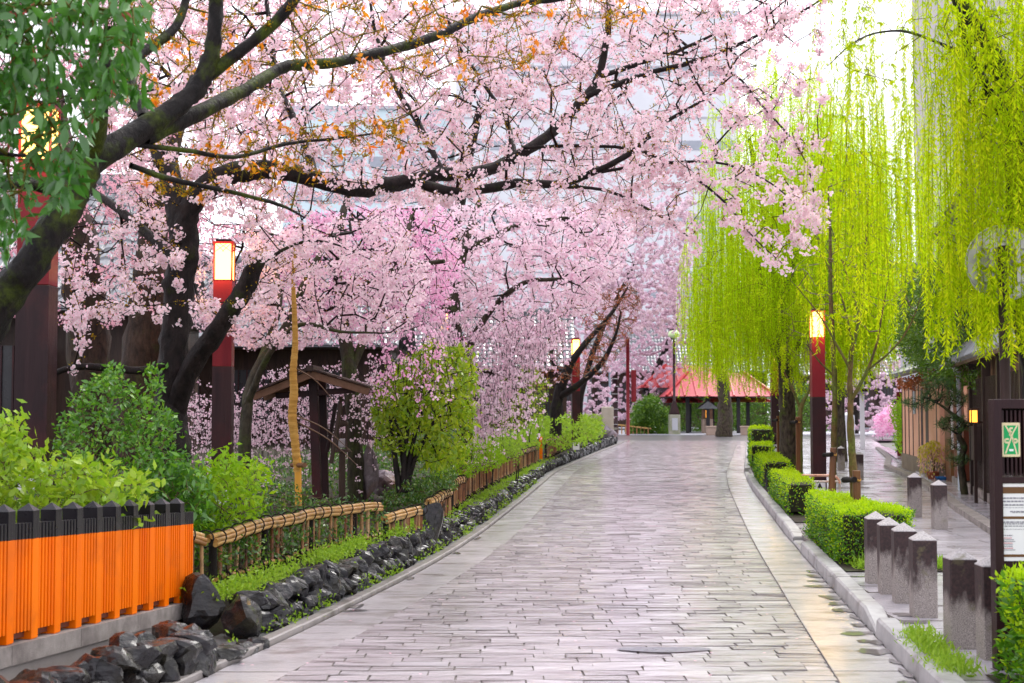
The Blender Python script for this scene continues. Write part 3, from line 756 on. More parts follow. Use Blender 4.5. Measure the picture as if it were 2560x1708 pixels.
# ------------------------------------------------------------------ lamp posts
def lamp_post(label, loc, rz=0, w=.26, power=22, broken=False):
    root = thing('lamp_post', label, 'lamp post', loc, rz, 'square red lantern posts')
    h = w / 2
    MB().box((0, 0, .12), (w * .9, w * .9, .24), bev=.006).build('foot', M['white'], root)
    for sx in (-1, 1):
        for sy in (-1, 1): MB().box((sx * (h - .008), sy * (h - .008), .125), (.022, .022, .25)).build('foot_edge', M['darkwood'], root)
    for k in range(4):
        m = Matrix.Rotation(k * math.pi / 2, 4, 'Z'); y = -h * .9 - .002
        MB().add([m @ Vector(p) for p in ((-.055, y, .12), (.055, y, .12), (0, y, .235))] , [(0, 1, 2)]).build('triangle_mark', M['mark'], root)
    MB().box((0, 0, 1.07), (w, w, 1.64), bev=.006).build('lower_post', M['darkwood'], root)
    MB().box((0, 0, 2.47), (w - .006, w - .006, 1.16), bev=.006).build('upper_post', M['redwood'], root)
    z0, z1 = 3.05, 3.55
    fr = MB()
    for sx in (-1, 1):
        for sy in (-1, 1): fr.box((sx * (h - .012), sy * (h - .012), (z0 + z1) / 2), (.024, .024, z1 - z0))
    fr.box((0, 0, z1 + .012), (w + .02, w + .02, .03)); fr.box((0, 0, z0 + .004), (w, w, .012))
    fr.build('lantern_frame', M['redwood'], root)
    MB().box((0, 0, z1 + .045), (w * .8, w * .8, .035), bev=.01).build('cap', M['darkwood'], root)
    for k in range(4):
        m = Matrix.Rotation(k * math.pi / 2, 4, 'Z'); y = -h + .016; x = h - .024
        MB().add([m @ Vector(p) for p in ((-x, y, z0 + .01), (x, y, z0 + .01), (x, y, z1), (-x, y, z1))], [(0, 1, 2, 3)]).build('lantern_pane', M['lamp'], root)
        g = MB()
        for a, b in ((-x, x * .1), (x, -x * .1), (-x * .45, x), (x * .45, -x)):
            g.bar(m @ Vector((a, y - .006, z1)), m @ Vector((b, y - .006, z1 - .11)), .006)
        g.build('lantern_grille', M['redwood'], root)
    l = bpy.data.lights.new('lamp_bulb', 'POINT'); l.energy = power; l.color = (1, .58, .2); l.shadow_soft_size = .12
    lo = bpy.data.objects.new('lamp_bulb', l); COL.objects.link(lo); lo.parent = root; lo.location = (0, -h - .12, 3.3)
    return root
q = P(86, 1150, 13.2); lamp_post('red and brown lantern post half hidden by the leaning mossy tree', (q.x, q.y, .98), R(2), .3)
q = P(557, 1050, 19.2); lamp_post('red lantern post with a bright lamp behind the forked cherry trunk', (q.x, q.y, .42), R(3))
q = P(1439, 950, 46.0); lamp_post('distant red lantern post behind bare brown branches on the left', (q.x, q.y, .48), R(5))
q = P(1107, 850, 34.0); lamp_post('lantern post buried in pink blossom, only a glow showing', (q.x, q.y, .5), R(4))
q = G(2047, 1236, PZ); lamp_post('red lantern post standing in the hedge behind the rusty tube barrier', (q.x, q.y, PZ), R(-2), power=26)
q = P(1938, 1130, 48.0); lamp_post('distant lantern post half veiled by the big willow', (q.x, q.y, PZ + .25), R(-2))

# ------------------------------------------------------------------ roofed notice stand
q = P(783, 1240, 19.6)
ns = thing('roofed_notice_stand', 'brown wooden notice stand with a small gabled roof among blossom', 'notice stand', (q.x, q.y, .4))
X = lambda u, v, d=19.6: P(u, v, d) - Vector((q.x, q.y, .4))
def beam(name, a, b, w, h, mat='oldwood', up=(0, 0, 1)): return MB().bar(a, b, w, h, .006, up).build(name, M[mat], ns)
pL, pk, pRr = X(646, 985), X(788, 929), X(930, 972)
for y0, mat in ((-.42, 'tanwood'), (.42, 'tanwood')):
    off = Vector((0, y0, 0))
    for e in (pL, pRr):
        beam('bargeboard', e + off - Vector((0, 0, .05)), pk + off - Vector((0, 0, .05)), .03, .1, mat)
for e in (pL, pRr):
    dirn = (pk - e).normalized()
    n = 7
    for k in range(n):               # roof boards
        a = e.lerp(pk, k / n) ; b = e.lerp(pk, (k + 1.08) / n)
        up_ = Vector((0, 0, .012 + .004 * (k % 2)))
        V = [a + Vector((0, -.5, .0)) + up_, a + Vector((0, .5, 0)) + up_, b + Vector((0, .5, 0)) + up_, b + Vector((0, -.5, 0)) + up_]
        V2 = [p + Vector((0, 0, .022)) for p in V]
        MB().add(V + V2, [(3, 2, 1, 0), (4, 5, 6, 7), (0, 1, 5, 4), (1, 2, 6, 5), (2, 3, 7, 6), (3, 0, 4, 7)]).build('roof_board', M['oldwood'], ns)
beam('ridge_beam', pk + Vector((0, -.55, .03)), pk + Vector((0, .55, .03)), .1, .08)
beam('post', X(793, 1250), X(783, 945), .12, .12, 'darkwood'); beam('post', X(812, 1245, 20.3), X(806, 950, 20.3), .11, .11, 'darkwood')
beam('cross_beam', X(690, 990), X(890, 975), .08, .08, 'darkwood'); beam('cross_beam', X(690, 990, 20.2), X(890, 975, 20.2), .08, .08, 'darkwood')
beam('brace', X(828, 1158), X(852, 1008), .1, .05); beam('brace', X(818, 1130, 20.0), X(840, 1008, 20.0), .08, .05, 'darkwood')
w2 = thing('lantern_stand', 'small weathered wooden lantern on a post beside the roofed stand', 'lantern stand', (P(855, 1245, 19.9).x, 19.9, .4))
yy = lambda v: P(855, v, 19.9).z - .4
MB().bar((0, 0, 0), (0, 0, yy(1130)), .085, .085, .006).build('post', M['oldwood'], w2)
MB().box((0, 0, yy(1127)), (.2, .2, .045), bev=.005).build('shelf', M['oldwood'], w2)
for a in (-1, 1):
    for b in (-1, 1): MB().box((a * .06, b * .06, (yy(1127) + yy(1060)) / 2), (.022, .022, yy(1060) - yy(1127))).build('lantern_post', M['oldwood'], w2)
MB().box((0, 0, yy(1058)), (.15, .15, .05), bev=.01).build('lantern_top', M['oldwood'], w2)
MB().box((0, 0, (yy(1122) + yy(1095)) / 2), (.1, .1, .13), bev=.02).build('lantern_body', M['mauvestone'], w2)

# straw wrapped sapling and its stake
q = P(742, 1250, 17.4)
sw = thing('straw_wrapped_sapling', 'young tree trunk wrapped in ochre straw beside the roofed stand', 'sapling', (q.x, q.y, .38))
X = lambda u, v, d=17.4: P(u, v, d) - Vector((q.x, q.y, .38))
pts = np.array([[*X(u, v), r] for u, v, r in ((744, 1180, .038), (738, 1110, .041), (731, 1040, .043), (735, 980, .04), (733, 930, .036), (738, 860, .03), (736, 780, .025), (733, 700, .02), (738, 620, .016))])
c = spline(pts, 14); c[:, 3] *= 1 + .06 * np.sin(np.arange(len(c)) * 1.9) + rng.normal(0, .03, len(c))
MB().tube(c[:, :3], c[:, 3] * 1.25, 12).build('straw_wrap', M['straw'], sw)
MB().bar(X(746, 1265), X(745, 1145), .075, .07, .006).build('stake', M['yellowwood'], sw)
MB().tube([X(730, 1163, 17.55), X(762, 1163, 17.2)], .03, 10).build('crossbar', M['stake'], sw)
for a, b in (((742, 1040), (880, 1130)), ((742, 1055), (900, 1170)), ((738, 920), (840, 1010))):
    p0, p1 = X(*a), X(*b); mid = (p0 + p1) / 2 + Vector((.0, .05, .06))
    cc = spline(np.array([[*p0, .012], [*mid, .008], [*p1, .003]]), 6); MB().tube(cc[:, :3], cc[:, 3], 5).build('branch', M['twigbrown'], sw)
# ------------------------------------------------------------------ granite bollards
def bollmat():
    m, nt, N, L, out = nodemat('stained_granite'); b = N.new('ShaderNodeBsdfPrincipled'); L.new(b.outputs[0], out.inputs[0])
    tc = N.new('ShaderNodeTexCoord'); sx = N.new('ShaderNodeSeparateXYZ'); L.new(tc.outputs['Object'], sx.inputs[0])
    gr = ramp(nt, [(.1, .085, .08), (.26, .225, .205), (.42, .375, .35)], step(nt, noise(nt, 170, 2), .3, .7))
    nz = noise(nt, 6, 6, stretch=(1, 1, .45)); a = N.new('ShaderNodeMath'); a.operation = 'MULTIPLY_ADD'; a.inputs[1].default_value = .75
    L.new(nz, a.inputs[0]); L.new(sx.outputs['Z'], a.inputs[2])
    c = mixc(nt, step(nt, a.outputs[0], .62, .76), gr, mixc(nt, step(nt, noise(nt, 40), .3, .7), (.012, .006, .006), (.055, .025, .025)))
    c = mixc(nt, step(nt, sx.outputs['Z'], .598, .602), c, ramp(nt, [(.24, .22, .22), (.5, .46, .47)], step(nt, noise(nt, 90, 3), .3, .7)))
    mg = noise(nt, 5, 5); c = mixc(nt, step(nt, mg, .6, .75), c, (.13, .12, .05))
    L.new(c, b.inputs['Base Color']); b.inputs['Roughness'].default_value = .6
    bp = N.new('ShaderNodeBump'); bp.inputs['Strength'].default_value = .25; bp.inputs['Distance'].default_value = .004
    L.new(noise(nt, 160, 3), bp.inputs['Height']); L.new(bp.outputs[0], b.inputs['Normal'])
    return m
M['boll'] = bollmat()
def bollard_mesh():
    h = .0925; e = .007; V = []; F = []
    for z, i in ((-.06, 0), (.6, 0), (.607, e * .3)):
        for a, b in ((-1, -1), (1, -1), (1, 1), (-1, 1)):
            V += [(a * (h - i), b * (h - i - e) , z), (a * (h - i - e), b * (h - i), z)] if (a * b > 0) else [(a * (h - i - e), b * (h - i), z), (a * (h - i), b * (h - i - e), z)]
    V.append((0, 0, .672))
    for l in range(2):
        for k in range(8): F.append((l * 8 + k, l * 8 + (k + 1) % 8, l * 8 + 8 + (k + 1) % 8, l * 8 + 8 + k))
    F += [(16 + k, 16 + (k + 1) % 8, 24) for k in range(8)]
    me = bpy.data.meshes.new('bollard'); me.from_pydata(V, [], F); me.materials.append(M['boll']); me.update(); return me
BM = bollard_mesh()
bl = [(2402, 1619, 'stone bollard left of the brown notice board, upper half stained dark'),
      (2487, 1646, 'nearest stone bollard, half hidden by the brown notice board'),
      (2309, 1542, 'frontmost of the four stone bollards in front of the hedge'),
      (2262, 1506, 'second from the front of four stone bollards beside the hedge'),
      (2225, 1483, 'third from the front of four stone bollards beside the hedge'),
      (2191, 1458, 'rearmost of four stone bollards, touching the hedge corner'),
      (2287, 1292, 'farther of two lone bollards in the middle of the pavement'),
      (2349, 1323, 'nearer of two lone bollards in the middle of the pavement'),
      (2148, 1200, 'far bollard just right of the green barked young tree'),
      (2103, 1176, 'farthest bollard, between the lantern post and the young tree')]
for u, v, lab in bl:
    g = G(u, v, PZ); o = link('bollard', BM, None, g, (random.gauss(0, .008), random.gauss(0, .008), R(-4) + random.gauss(0, .04)))
    tag(o, lab, 'bollard', 'granite bollards')
g = G(2118 , 1101, PZ); o = MB().box((0, 0, .7), (.7, .7, 1.4), bev=.03).add([(-.35, -.35, 1.4), (.35, -.35, 1.4), (.35, .35, 1.4), (-.35, .35, 1.4), (0, 0, 1.6)], [(0, 1, 4), (1, 2, 4), (2, 3, 4), (3, 0, 4)]).build('stone_pillar', M['palegrey'], None, (g.x, g.y, PZ)); tag(o, 'grey stone pillar far down the right pavement', 'pillar')

# ------------------------------------------------------------------ clipped hedges
def hedge(label, foot, h, n, leaf=.028, z0=PZ, dark=.35, seed=0):
    """foot: quad of ground points; leaves spread through the outer shell"""
    f = np.array([list(p)[:2] for p in foot]); c0 = f.mean(0)
    root = thing('hedge', label, 'hedge', (c0[0], c0[1], z0)); f = f - c0
    ins = f * .9
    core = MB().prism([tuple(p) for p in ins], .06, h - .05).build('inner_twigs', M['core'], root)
    pts = []; nrm = []
    A = lambda a, b: np.linalg.norm(b - a)
    per = [A(f[i], f[(i + 1) % 4]) for i in range(4)]
    def cross2(a, b): return a[0] * b[1] - a[1] * b[0]
    top = abs(cross2(f[2] - f[0], f[3] - f[1])) / 2
    tot = top * 1.2 + sum(per) * h
    def top_pts(k):
        a, b = rng.random(k), rng.random(k)
        q = (f[0] * ((1 - a) * (1 - b))[:, None] + f[1] * (a * (1 - b))[:, None] + f[2] * (a * b)[:, None] + f[3] * ((1 - a) * b)[:, None])
        wob = .02 * np.sin(q[:, 0] * 9 + seed) + .018 * np.sin(q[:, 1] * 11 + seed)
        return np.c_[q, h + wob + rng.normal(0, .018, k)], np.tile([0, 0, 1.], (k, 1))
    kt = int(n * top * 1.2 / tot); p, q = top_pts(kt); tp, tn = p, q
    sp_, sn = [], []
    for i in range(4):
        a, b = f[i], f[(i + 1) % 4]; k = int(n * per[i] * h / tot); t = rng.random(k); z = h * np.power(rng.random(k), .8)
        e = (b - a) / per[i]; nn = np.array([e[1], -e[0]])
        q = a + (b - a) * t[:, None] + nn * (rng.normal(0, .022, k) + .02 * np.sin(t * per[i] * 8 + z * 10))[:, None]
        sp_.append(np.c_[q, z]); sn.append(np.tile([nn[0], nn[1], .25], (k, 1)))
    sp_ = np.concatenate(sp_); sn = np.concatenate(sn)
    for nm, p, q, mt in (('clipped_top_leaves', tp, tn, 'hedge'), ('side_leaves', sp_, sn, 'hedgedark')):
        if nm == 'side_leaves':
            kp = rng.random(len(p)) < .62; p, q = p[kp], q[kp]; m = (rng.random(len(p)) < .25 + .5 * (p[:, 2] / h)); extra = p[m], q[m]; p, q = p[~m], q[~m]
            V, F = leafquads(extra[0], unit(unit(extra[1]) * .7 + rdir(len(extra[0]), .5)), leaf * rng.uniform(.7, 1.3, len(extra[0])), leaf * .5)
            tag(link('bright_side_leaves', npmesh('bright_side_leaves', V, F, M['hedge']), root), kind='stuff')  # side leaves in the brighter leaf colour, more of them higher up
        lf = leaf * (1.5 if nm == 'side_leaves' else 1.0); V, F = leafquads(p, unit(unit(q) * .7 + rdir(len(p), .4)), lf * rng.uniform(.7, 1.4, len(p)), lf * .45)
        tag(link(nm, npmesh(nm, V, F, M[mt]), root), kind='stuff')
    return root
def quadfoot(x0, x1, d0, d1): return [(XR(d0) + x0, d0), (XR(d0) + x1, d0), (XR(d1) + x1, d1), (XR(d1) + x0, d1)]
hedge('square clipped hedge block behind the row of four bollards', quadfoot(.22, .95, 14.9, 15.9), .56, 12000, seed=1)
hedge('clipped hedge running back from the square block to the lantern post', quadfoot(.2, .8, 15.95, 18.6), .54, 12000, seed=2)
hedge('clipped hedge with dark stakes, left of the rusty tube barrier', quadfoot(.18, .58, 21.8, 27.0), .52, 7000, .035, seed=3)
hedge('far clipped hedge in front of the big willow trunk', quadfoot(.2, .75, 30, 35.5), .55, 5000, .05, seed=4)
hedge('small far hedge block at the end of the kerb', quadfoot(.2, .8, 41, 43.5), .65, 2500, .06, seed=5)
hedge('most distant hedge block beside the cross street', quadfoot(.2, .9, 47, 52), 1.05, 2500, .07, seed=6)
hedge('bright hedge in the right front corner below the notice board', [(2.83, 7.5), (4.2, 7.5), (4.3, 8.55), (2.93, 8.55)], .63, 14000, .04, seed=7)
for foot, nm in (((XR(15) + .19, XR(15) + 1.3, 14.4, 19.2), 1), ((XR(24) + .19, XR(24) + 1.1, 21.2, 36.3), 2)):
    pass
sheet('planting_soil', strip(lambda d: XR(d) + .19, lambda d: XR(d) + 1.25, 14.3, 19.3, PZ + .012) + strip(lambda d: XR(d) + .19, lambda d: XR(d) + 1.15, 20.6, 53, PZ + .012) + [[(2.75, 7.0, PZ + .012), (4.5, 7.0, PZ + .012), (4.6, 8.7, PZ + .012), (2.86, 8.7, PZ + .012)]], M['soil'])

# short dark stakes along the hedge edge
for k, (u, v) in enumerate(((1912, 1212), (1916, 1224), (1926, 1216), (1934, 1232), (1969, 1282))):
    g = G(u, v, PZ); labs = ['leftmost of the thin black stakes before the far hedge', 'thin black stake second from the left before the far hedge', 'thin black stake third from the left before the far hedge', 'thin black stake fourth from the left before the far hedge', 'leaning black stake right in front of the hedge by the kerb']
    o = MB().tube([(0, 0, 0), (.01, 0, .3), (.03 if k == 4 else .005, 0, .42)], [.022, .02, .018], 7).build('stake', M['mark'], None, (g.x, g.y, PZ)); tag(o, labs[k], 'stake')

# ------------------------------------------------------------------ tree supports, barrier, cone
def support(label, u, v, d, lean=0.0, h=.95, z=None):
    p = P(u, v, d); z0 = PZ
    root = thing('tree_support', label, 'tree support', (p.x, p.y, z0))
    H = h
    MB().bar((0, 0, 0), (lean, .0, H), .085, .07, .008).build('stake', M['stake'], root)
    MB().tube([(lean - .1, .2, H - .12), (lean - .05, -.12, H - .1)], [.035, .034], 10).build('crossbar', M['rope'], root)
    th = np.linspace(0, 2 * math.pi, 13)
    MB().tube([(lean - .02 + .062 * math.cos(t), -.01 + .05 * math.sin(t), H - .1 + .02 * math.sin(2 * t)) for t in th], .012, 5).build('rope_binding', M['straw'], root)
    return root
support('brown stake tied to the green barked young tree in the hedge', 2142, 1265, 16.6, 0, .92)
support('slanting orange brown stake beside the lantern post foot', 2075, 1245, 22.0, .06, 1.05)
support('brown stake with a dark crossbar left of the lantern post', 1996, 1190, 29.5, 0, 1.5)
support('far brown stake in front of the willow trunk', 1947, 1160, 36.0, 0, 1.5)
g = G(1980, 1266, PZ)
tb = thing('tube_barrier', 'rusty white and orange tube barrier around the lantern post foot', 'barrier', (P(2045, 1200, 23.5).x, 23.5, PZ))
def rail(z, r, w, mat, legs=True):
    hw = w / 2; pts = [(-hw, 0, z - .13)] + [(-hw + .13 - .13 * math.cos(t), 0, z - .13 + .13 * math.sin(t)) for t in np.linspace(.3, 1.57, 5)] + [(hw - .13 + .13 * math.sin(t), 0, z - .13 + .13 * math.cos(t)) for t in np.linspace(0, 1.27, 5)] + [(hw, 0, z - .13)]
    MB().tube(pts, r, 8).build('top_tube', M[mat], tb)
wB = 280 / 2.611 / FPX * 23.5; zt = P(2045, 1189, 23.5).z - PZ
rail(zt, .022, wB, 'rustor')
for s_ in (-1, 1): MB().tube([(s_ * wB / 2, 0, 0), (s_ * wB / 2, 0, zt - .125)], .021, 8).build('leg', M['rust'], tb)
MB().tube([(-wB / 2, 0, zt - .1), (wB / 2, 0, zt - .1)], .018, 8).build('middle_tube', M['rust'], tb)
g = P(2008, 1238, 24.6)
cn = thing('traffic_cone', 'faded dark red cone behind the rusty barrier', 'cone', (g.x, g.y, PZ))
MB().lathe([(.15, .03), (.14, .05), (.035, .52), (.03, .53), (.001, .53)], n=18).build('cone_body', M['cone'], cn)
MB().box((0, 0, .015), (.36, .36, .03), bev=.008).build('base_plate', M['cone'], cn)

# ------------------------------------------------------------------ brown notice board
nb = thing('notice_board', 'dark brown slatted notice board with green plate and white poster', 'notice board', (3.335, 8.95, PZ), R(2))
Y0 = 0
W = .66; Hn = 1.78 - PZ
MB().box((-W / 2 + .026, 0, Hn / 2), (.052, .09, Hn), bev=.004).build('post', M['darkwood'], nb)
MB().box((W / 2 - .026, 0, Hn / 2), (.052, .09, Hn), bev=.004).build('post', M['darkwood'], nb)
MB().box((0, 0, Hn - .03), (W - .104, .075, .06), bev=.003).build('top_rail', M['darkwood'], nb)
zl = P(2500, 1200, 8.95).z - PZ
MB().box((0, 0, zl), (W - .104, .08, .04), bev=.003).build('middle_rail', M['darkwood'], nb)
MB().box((0, .0, zl / 2 - .02), (W - .104, .05, zl - .04), bev=.003).build('panel', M['darkwood'], nb)
MB().box((0, .03, (zl + Hn) / 2 - .01), (W - .104, .01, Hn - zl - .1)).build('backing', M['rope'], nb)
k = -W / 2 + .07
while k < W / 2 - .06:
    MB().box((k, 0, (zl + Hn - .06) / 2 + .01), (.012, .03, Hn - .06 - zl - .04)).build('slat', M['darkwood'], nb); k += .027
def onb(u, v): p = P(u, v, 8.9); return p.x - 3.335, p.z - PZ
x0, z1 = onb(2493, 1209); _, z0 = onb(2493, 1403); x1 = x0 + .36
yF = -.029
ps = MB().box(((x0 + x1) / 2, yF, (z0 + z1) / 2), (x1 - x0, .006, z1 - z0)).build('poster', M['poster'], nb)
def prt(xa, xb, za, zb, mat, y=yF - .0045):
    MB().box((x0 + (xa + xb) / 2 * (x1 - x0), y, z1 - (za + zb) / 2 * (z1 - z0)), ((xb - xa) * (x1 - x0), .001, (zb - za) * (z1 - z0))).build('printed_block', M[mat], ps)
for a in ((.04, .96, .045, .13, 'printbrown'), (.04, .96, .425, .46, 'printbrown'), (.04, .96, .915, .95, 'printbrown')): prt(*a)
random.seed(3)
for (z, xa, xb, h_) in ((.18, .06, .9, .02), (.222, .06, .93, .02), (.268, .06, .62, .02), (.31, .06, .9, .006), (.355, .22, .75, .016), (.372, .26, .7, .008), (.49, .06, .9, .018), (.515, .06, .93, .014), (.545, .06, .5, .012), (.588, .06, .88, .006), (.665, .05, .26, .012)):
    x = xa
    while x < xb:
        w = random.uniform(.02, .07); prt(x, min(x + w, xb), z, z + h_, 'printgrey'); x += w + .012
for i in range(8): prt(.05, .05 + random.uniform(.15, .32), .7 + i * .022, .708 + i * .022, 'printred' if i % 3 == 0 else 'printgrey')
prt(.5, .62, .655, .86, 'printblue'); prt(.48, .64, .645, .655, 'printred')
random.seed(11)
# green ECO plate
xe, ze1 = onb(2506, 1057); _, ze0 = onb(2506, 1143); we = .115; he = ze1 - ze0
cx, cz = xe + we / 2, (ze0 + ze1) / 2; yE = -.021
pl = MB().box((cx, yE, cz), (we, .008, he), bev=.003).build('eco_plate', M['cream'], nb)
MB().box((cx, yE - .0045, cz), (we * .8, .001, he * .84)).build('green_field', M['green'], pl)
def stroke(pts, w=.011):
    g = MB()
    P3 = [Vector((cx + a * we, yE - .0055, cz + b * he)) for a, b in pts]
    for a, b in zip(P3[:-1], P3[1:]): g.bar(a, b, .0008, w, up=(0, 1, 0)) if False else g.bar(a, b, w, .0008, up=(0, 1, 0))
    g.build('letter_stroke', M['cream'], pl)
stroke([(-.3, .42), (.06, .08), (.3, -.42)], .009); stroke([(.34, .42), (.1, .2), (-.32, -.4)], .009)
stroke([(.1, .34), (-.06, .34), (-.06, .12), (.06, .12)], .012); stroke([(-.06, .235), (.05, .235)], .01)
arc = lambda c0, r, a0, a1, n=9: [(c0[0] + r * math.cos(a0 + (a1 - a0) * i / n), c0[1] + r * .42 * 1.0 * math.sin(a0 + (a1 - a0) * i / n)) for i in range(n + 1)]
stroke(arc((-.22, -.03), .13, R(50), R(310)), .012); stroke(arc((.22, -.03), .12, 0, 2 * math.pi, 12), .012)
g = MB().add([(cx - .17 * we, yE - .0062, cz - .36 * he), (cx + .17 * we, yE - .0062, cz - .36 * he), (cx, yE - .0062, cz - .1 * he)], [(0, 1, 2)]); g.build('green_triangle', M['green'], pl)
MB().box((cx, yE - .0068, cz - .3 * he), (.026, .0006, .013)).build('small_label', M['poster'], pl)

# ------------------------------------------------------------------ round sign seen from behind
rs = thing('round_sign', 'grey round sign seen from behind on a dark pole among willow leaves', 'sign', (P(2512, 900, 10.6).x, 10.6, PZ))
zc = P(2512, 655, 10.6).z - PZ
MB().tube([(0, 0, 0), (0, 0, zc + .12)], .038, 12).build('pole', M['darkmetal'], rs)
n = 36; V = []; 
for y, r in ((-.055, .27), (-.075, .285), (-.06, .29), (-.05, .27)): V += [(r * math.cos(2 * math.pi * k / n) + .03, y, zc + r * math.sin(2 * math.pi * k / n)) for k in range(n)]
F = [tuple(range(n))] + [(l * n + k, l * n + (k + 1) % n, l * n + n + (k + 1) % n, l * n + n + k) for l in range(3) for k in range(n)] + [tuple(range(3 * n, 4 * n))[::-1]]
MB().add([(x, y + .14, z) for x, y, z in V], F).build('disc', M['greymetal'], rs)
for dz in (-.12, .13): MB().box((.03, .065, zc + dz), (.34, .02, .05), bev=.004).build('bracket', M['greymetal'], rs)
for s_ in (-1, 1): MB().box((.03 + s_ * .1, .05, zc), (.03, .03, .3), bev=.004).build('bracket_arm', M['greymetal'], rs)

# ------------------------------------------------------------------ machiya frontage on the right
def wallpt(d, z, off=0.0): return Vector((XB(d) + off, d, z))
mh = thing('townhouse', 'low salmon plastered townhouse with brown battens and tiled eaves', 'house', (0, 0, PZ))
def bq(o, name, d0, d1, z0, z1, off, th, mat):
    a, b = wallpt(d0, 0, off), wallpt(d1, 0, off); dr = (b - a).normalized(); nn = Vector((dr.y, -dr.x, 0))
    V = []
    for z in (z0, z1): V += [a + Vector((0, 0, z)), b + Vector((0, 0, z)), b + nn * th + Vector((0, 0, z)), a + nn * th + Vector((0, 0, z))]
    return MB().add([p for p in V], [(3, 2, 1, 0), (4, 5, 6, 7), (0, 1, 5, 4), (1, 2, 6, 5), (2, 3, 7, 6), (3, 0, 4, 7)]).build(name, mat if not isinstance(mat, str) else M[mat], o)
bq(mh, 'wall', 32.5, 41, .42, 2.45, 0, .3, 'plaster'); bq(mh, 'plinth', 32.5, 41, 0, .43, -.03, .35, 'ochre')
# end wall facing the viewer
e0, e1 = wallpt(32.5, 0), wallpt(32.5, 0) + Vector((3.5, -.4, 0))
for k, d in enumerate((33.0, 36.6, 38.0, 39.0, 40.0, 40.85)): bq(mh, 'batten', d, d + .14, .43, 2.45, -.006, .06, 'oldwood')
bq(mh, 'window_slit', 35.8, 36.2, .6, 2.2, -.004, .05, 'darkwood'); bq(mh, 'dark_panel', 34.65, 35.2, .43, 2.4, -.005, .05, 'oldwood')
bq(mh, 'meter_box', 37.35, 37.75, 1.55, 2.3, -.03, .1, 'bluepole')
def eave(o, d0, d1, z, out, rise, nm='roof'):
    root = o; nrow = 5; ncol = int((d1 - d0) / .27)
    for i in range(ncol):
        a = d0 + (d1 - d0) * i / ncol
        p0 = wallpt(a, z, -out); p1 = wallpt(a, z + rise, out * 1.2)
        MB().tube([p0, p0.lerp(p1, .5) + Vector((0, 0, .015)), p1], .075, 7).build('roof_tile_row', M['tile'], root)
    a, b = wallpt(d0, z - .02, -out), wallpt(d1, z - .02, -out); c, dd_ = wallpt(d1, z + rise - .02, out * 1.2), wallpt(d0, z + rise - .02, out * 1.2)
    V = [a, b, c, dd_]; V += [p - Vector((0, 0, .06)) for p in V]
    MB().add(V, [(0, 1, 2, 3), (7, 6, 5, 4), (0, 4, 5, 1), (1, 5, 6, 2), (2, 6, 7, 3), (3, 7, 4, 0)]).build('eave_board', M['oldwood'], root)
eave(mh, 31.5, 41.5, 2.62, .3, .4)
bq(mh, 'upper_wall', 31, 43, 2.9, 4.3, 1.0, .3, 'oldwood'); bq(mh, 'upper_window', 37, 39.5, 3.1, 3.9, .96, .05, 'glass'); bq(mh, 'upper_post', 36.3, 36.6, 2.9, 4.3, .93, .1, 'sandstone')
bq(mh, 'door_frame', 31.0, 32.4, 0, 2.3, .1, .2, 'stake'); 
eave2 = thing('townhouse', 'dark lattice fronted townhouse with a lit wall lantern behind the notice board', 'house', (0, 0, PZ))
bq(eave2, 'wall', 19, 30.8, 0, 2.7, .25, .3, pm('brown_board_wall', [(.07, .035, .022), (.14, .075, .045), (.22, .12, .075)], 5, .6, stretch=(1, 1, .1), rnd=.2)); bq(eave2, 'plinth', 19, 30.8, 0, .22, .1, .2, 'concrete')
d = 20.2
while d < 26.5:
    bq(eave2, 'lattice_bar', d, d + .045, .25, 2.2, .12, .05, 'darkmetal'); d += .14
for d in (20, 22.4, 24.4, 26.6): bq(eave2, 'post', d, d + .14, 0, 2.5, .08, .14, 'darkmetal')
bq(eave2, 'door_board', 28.0, 30.2, .25, 2.0, .1, .1, pm('red_brown_boards', [(.13, .035, .018), (.2, .06, .03)], 4, .5, stretch=(1, 1, .1)))
bq(eave2, 'window_panel', 27.2, 27.9, 1.35, 2.1, .1, .08, 'plaster'); bq(eave2, 'letter_box', 24.9, 25.5, .75, 1.35, -.02, .12, 'darkmetal')
bq(eave2, 'white_strip', 30.2, 30.35, .8, 2.1, .06, .04, 'poster')
MB().tube([wallpt(28.0, 0, .02), wallpt(28.0, 2.4, .02)], .05, 8).build('drain_pipe', M['bluepole'], eave2)
eave(eave2, 19, 31, 2.55, .12, .35)
bq(eave2, 'upper_wall', 19, 31, 2.85, 5.0, 1.0, .3, 'oldwood'); eave(eave2, 19, 31, 5.0, -.2, .5)
wl_ = thing('wall_lantern', 'small square lit lantern under the eaves at the right', 'lantern', wallpt(24.0, 0, -.12) + Vector((0, 0, PZ)))
zL = P(2445, 1041, 24).z - PZ
MB().box((0, 0, zL), (.1, .1, .2), bev=.004).build('lantern_glass', M['lantern'], wl_)
for a in (-1, 1):
    for b in (-1, 1): MB().box((a * .054, b * .054, zL), (.014, .014, .24)).build('frame_bar', M['oldwood'], wl_)
MB().box((0, 0, zL + .125), (.14, .14, .02)).build('lantern_cap', M['oldwood'], wl_); MB().box((.1, 0, zL - .1), (.1, .03, .03)).build('wall_arm', M['oldwood'], wl_)
MB().box((.02, 0, (zL - .13) / 2), (.05, .05, zL - .13)).build('lantern_post', M['darkmetal'], wl_)
# foot kerb along the frontage
fk = thing('frontage_kerb', 'grey kerb stones along the foot of the townhouses', 'kerb', (0, 0, PZ))
d = 15
while d < 62:
    bq(fk, 'kerb_stone', d + .01, d + .99, -.05, .09, -.55, .18, 'concrete'); d += 1.0
bq(fk, 'step_strip', 15, 62, -.05, .07, -.37, .36, 'pave')
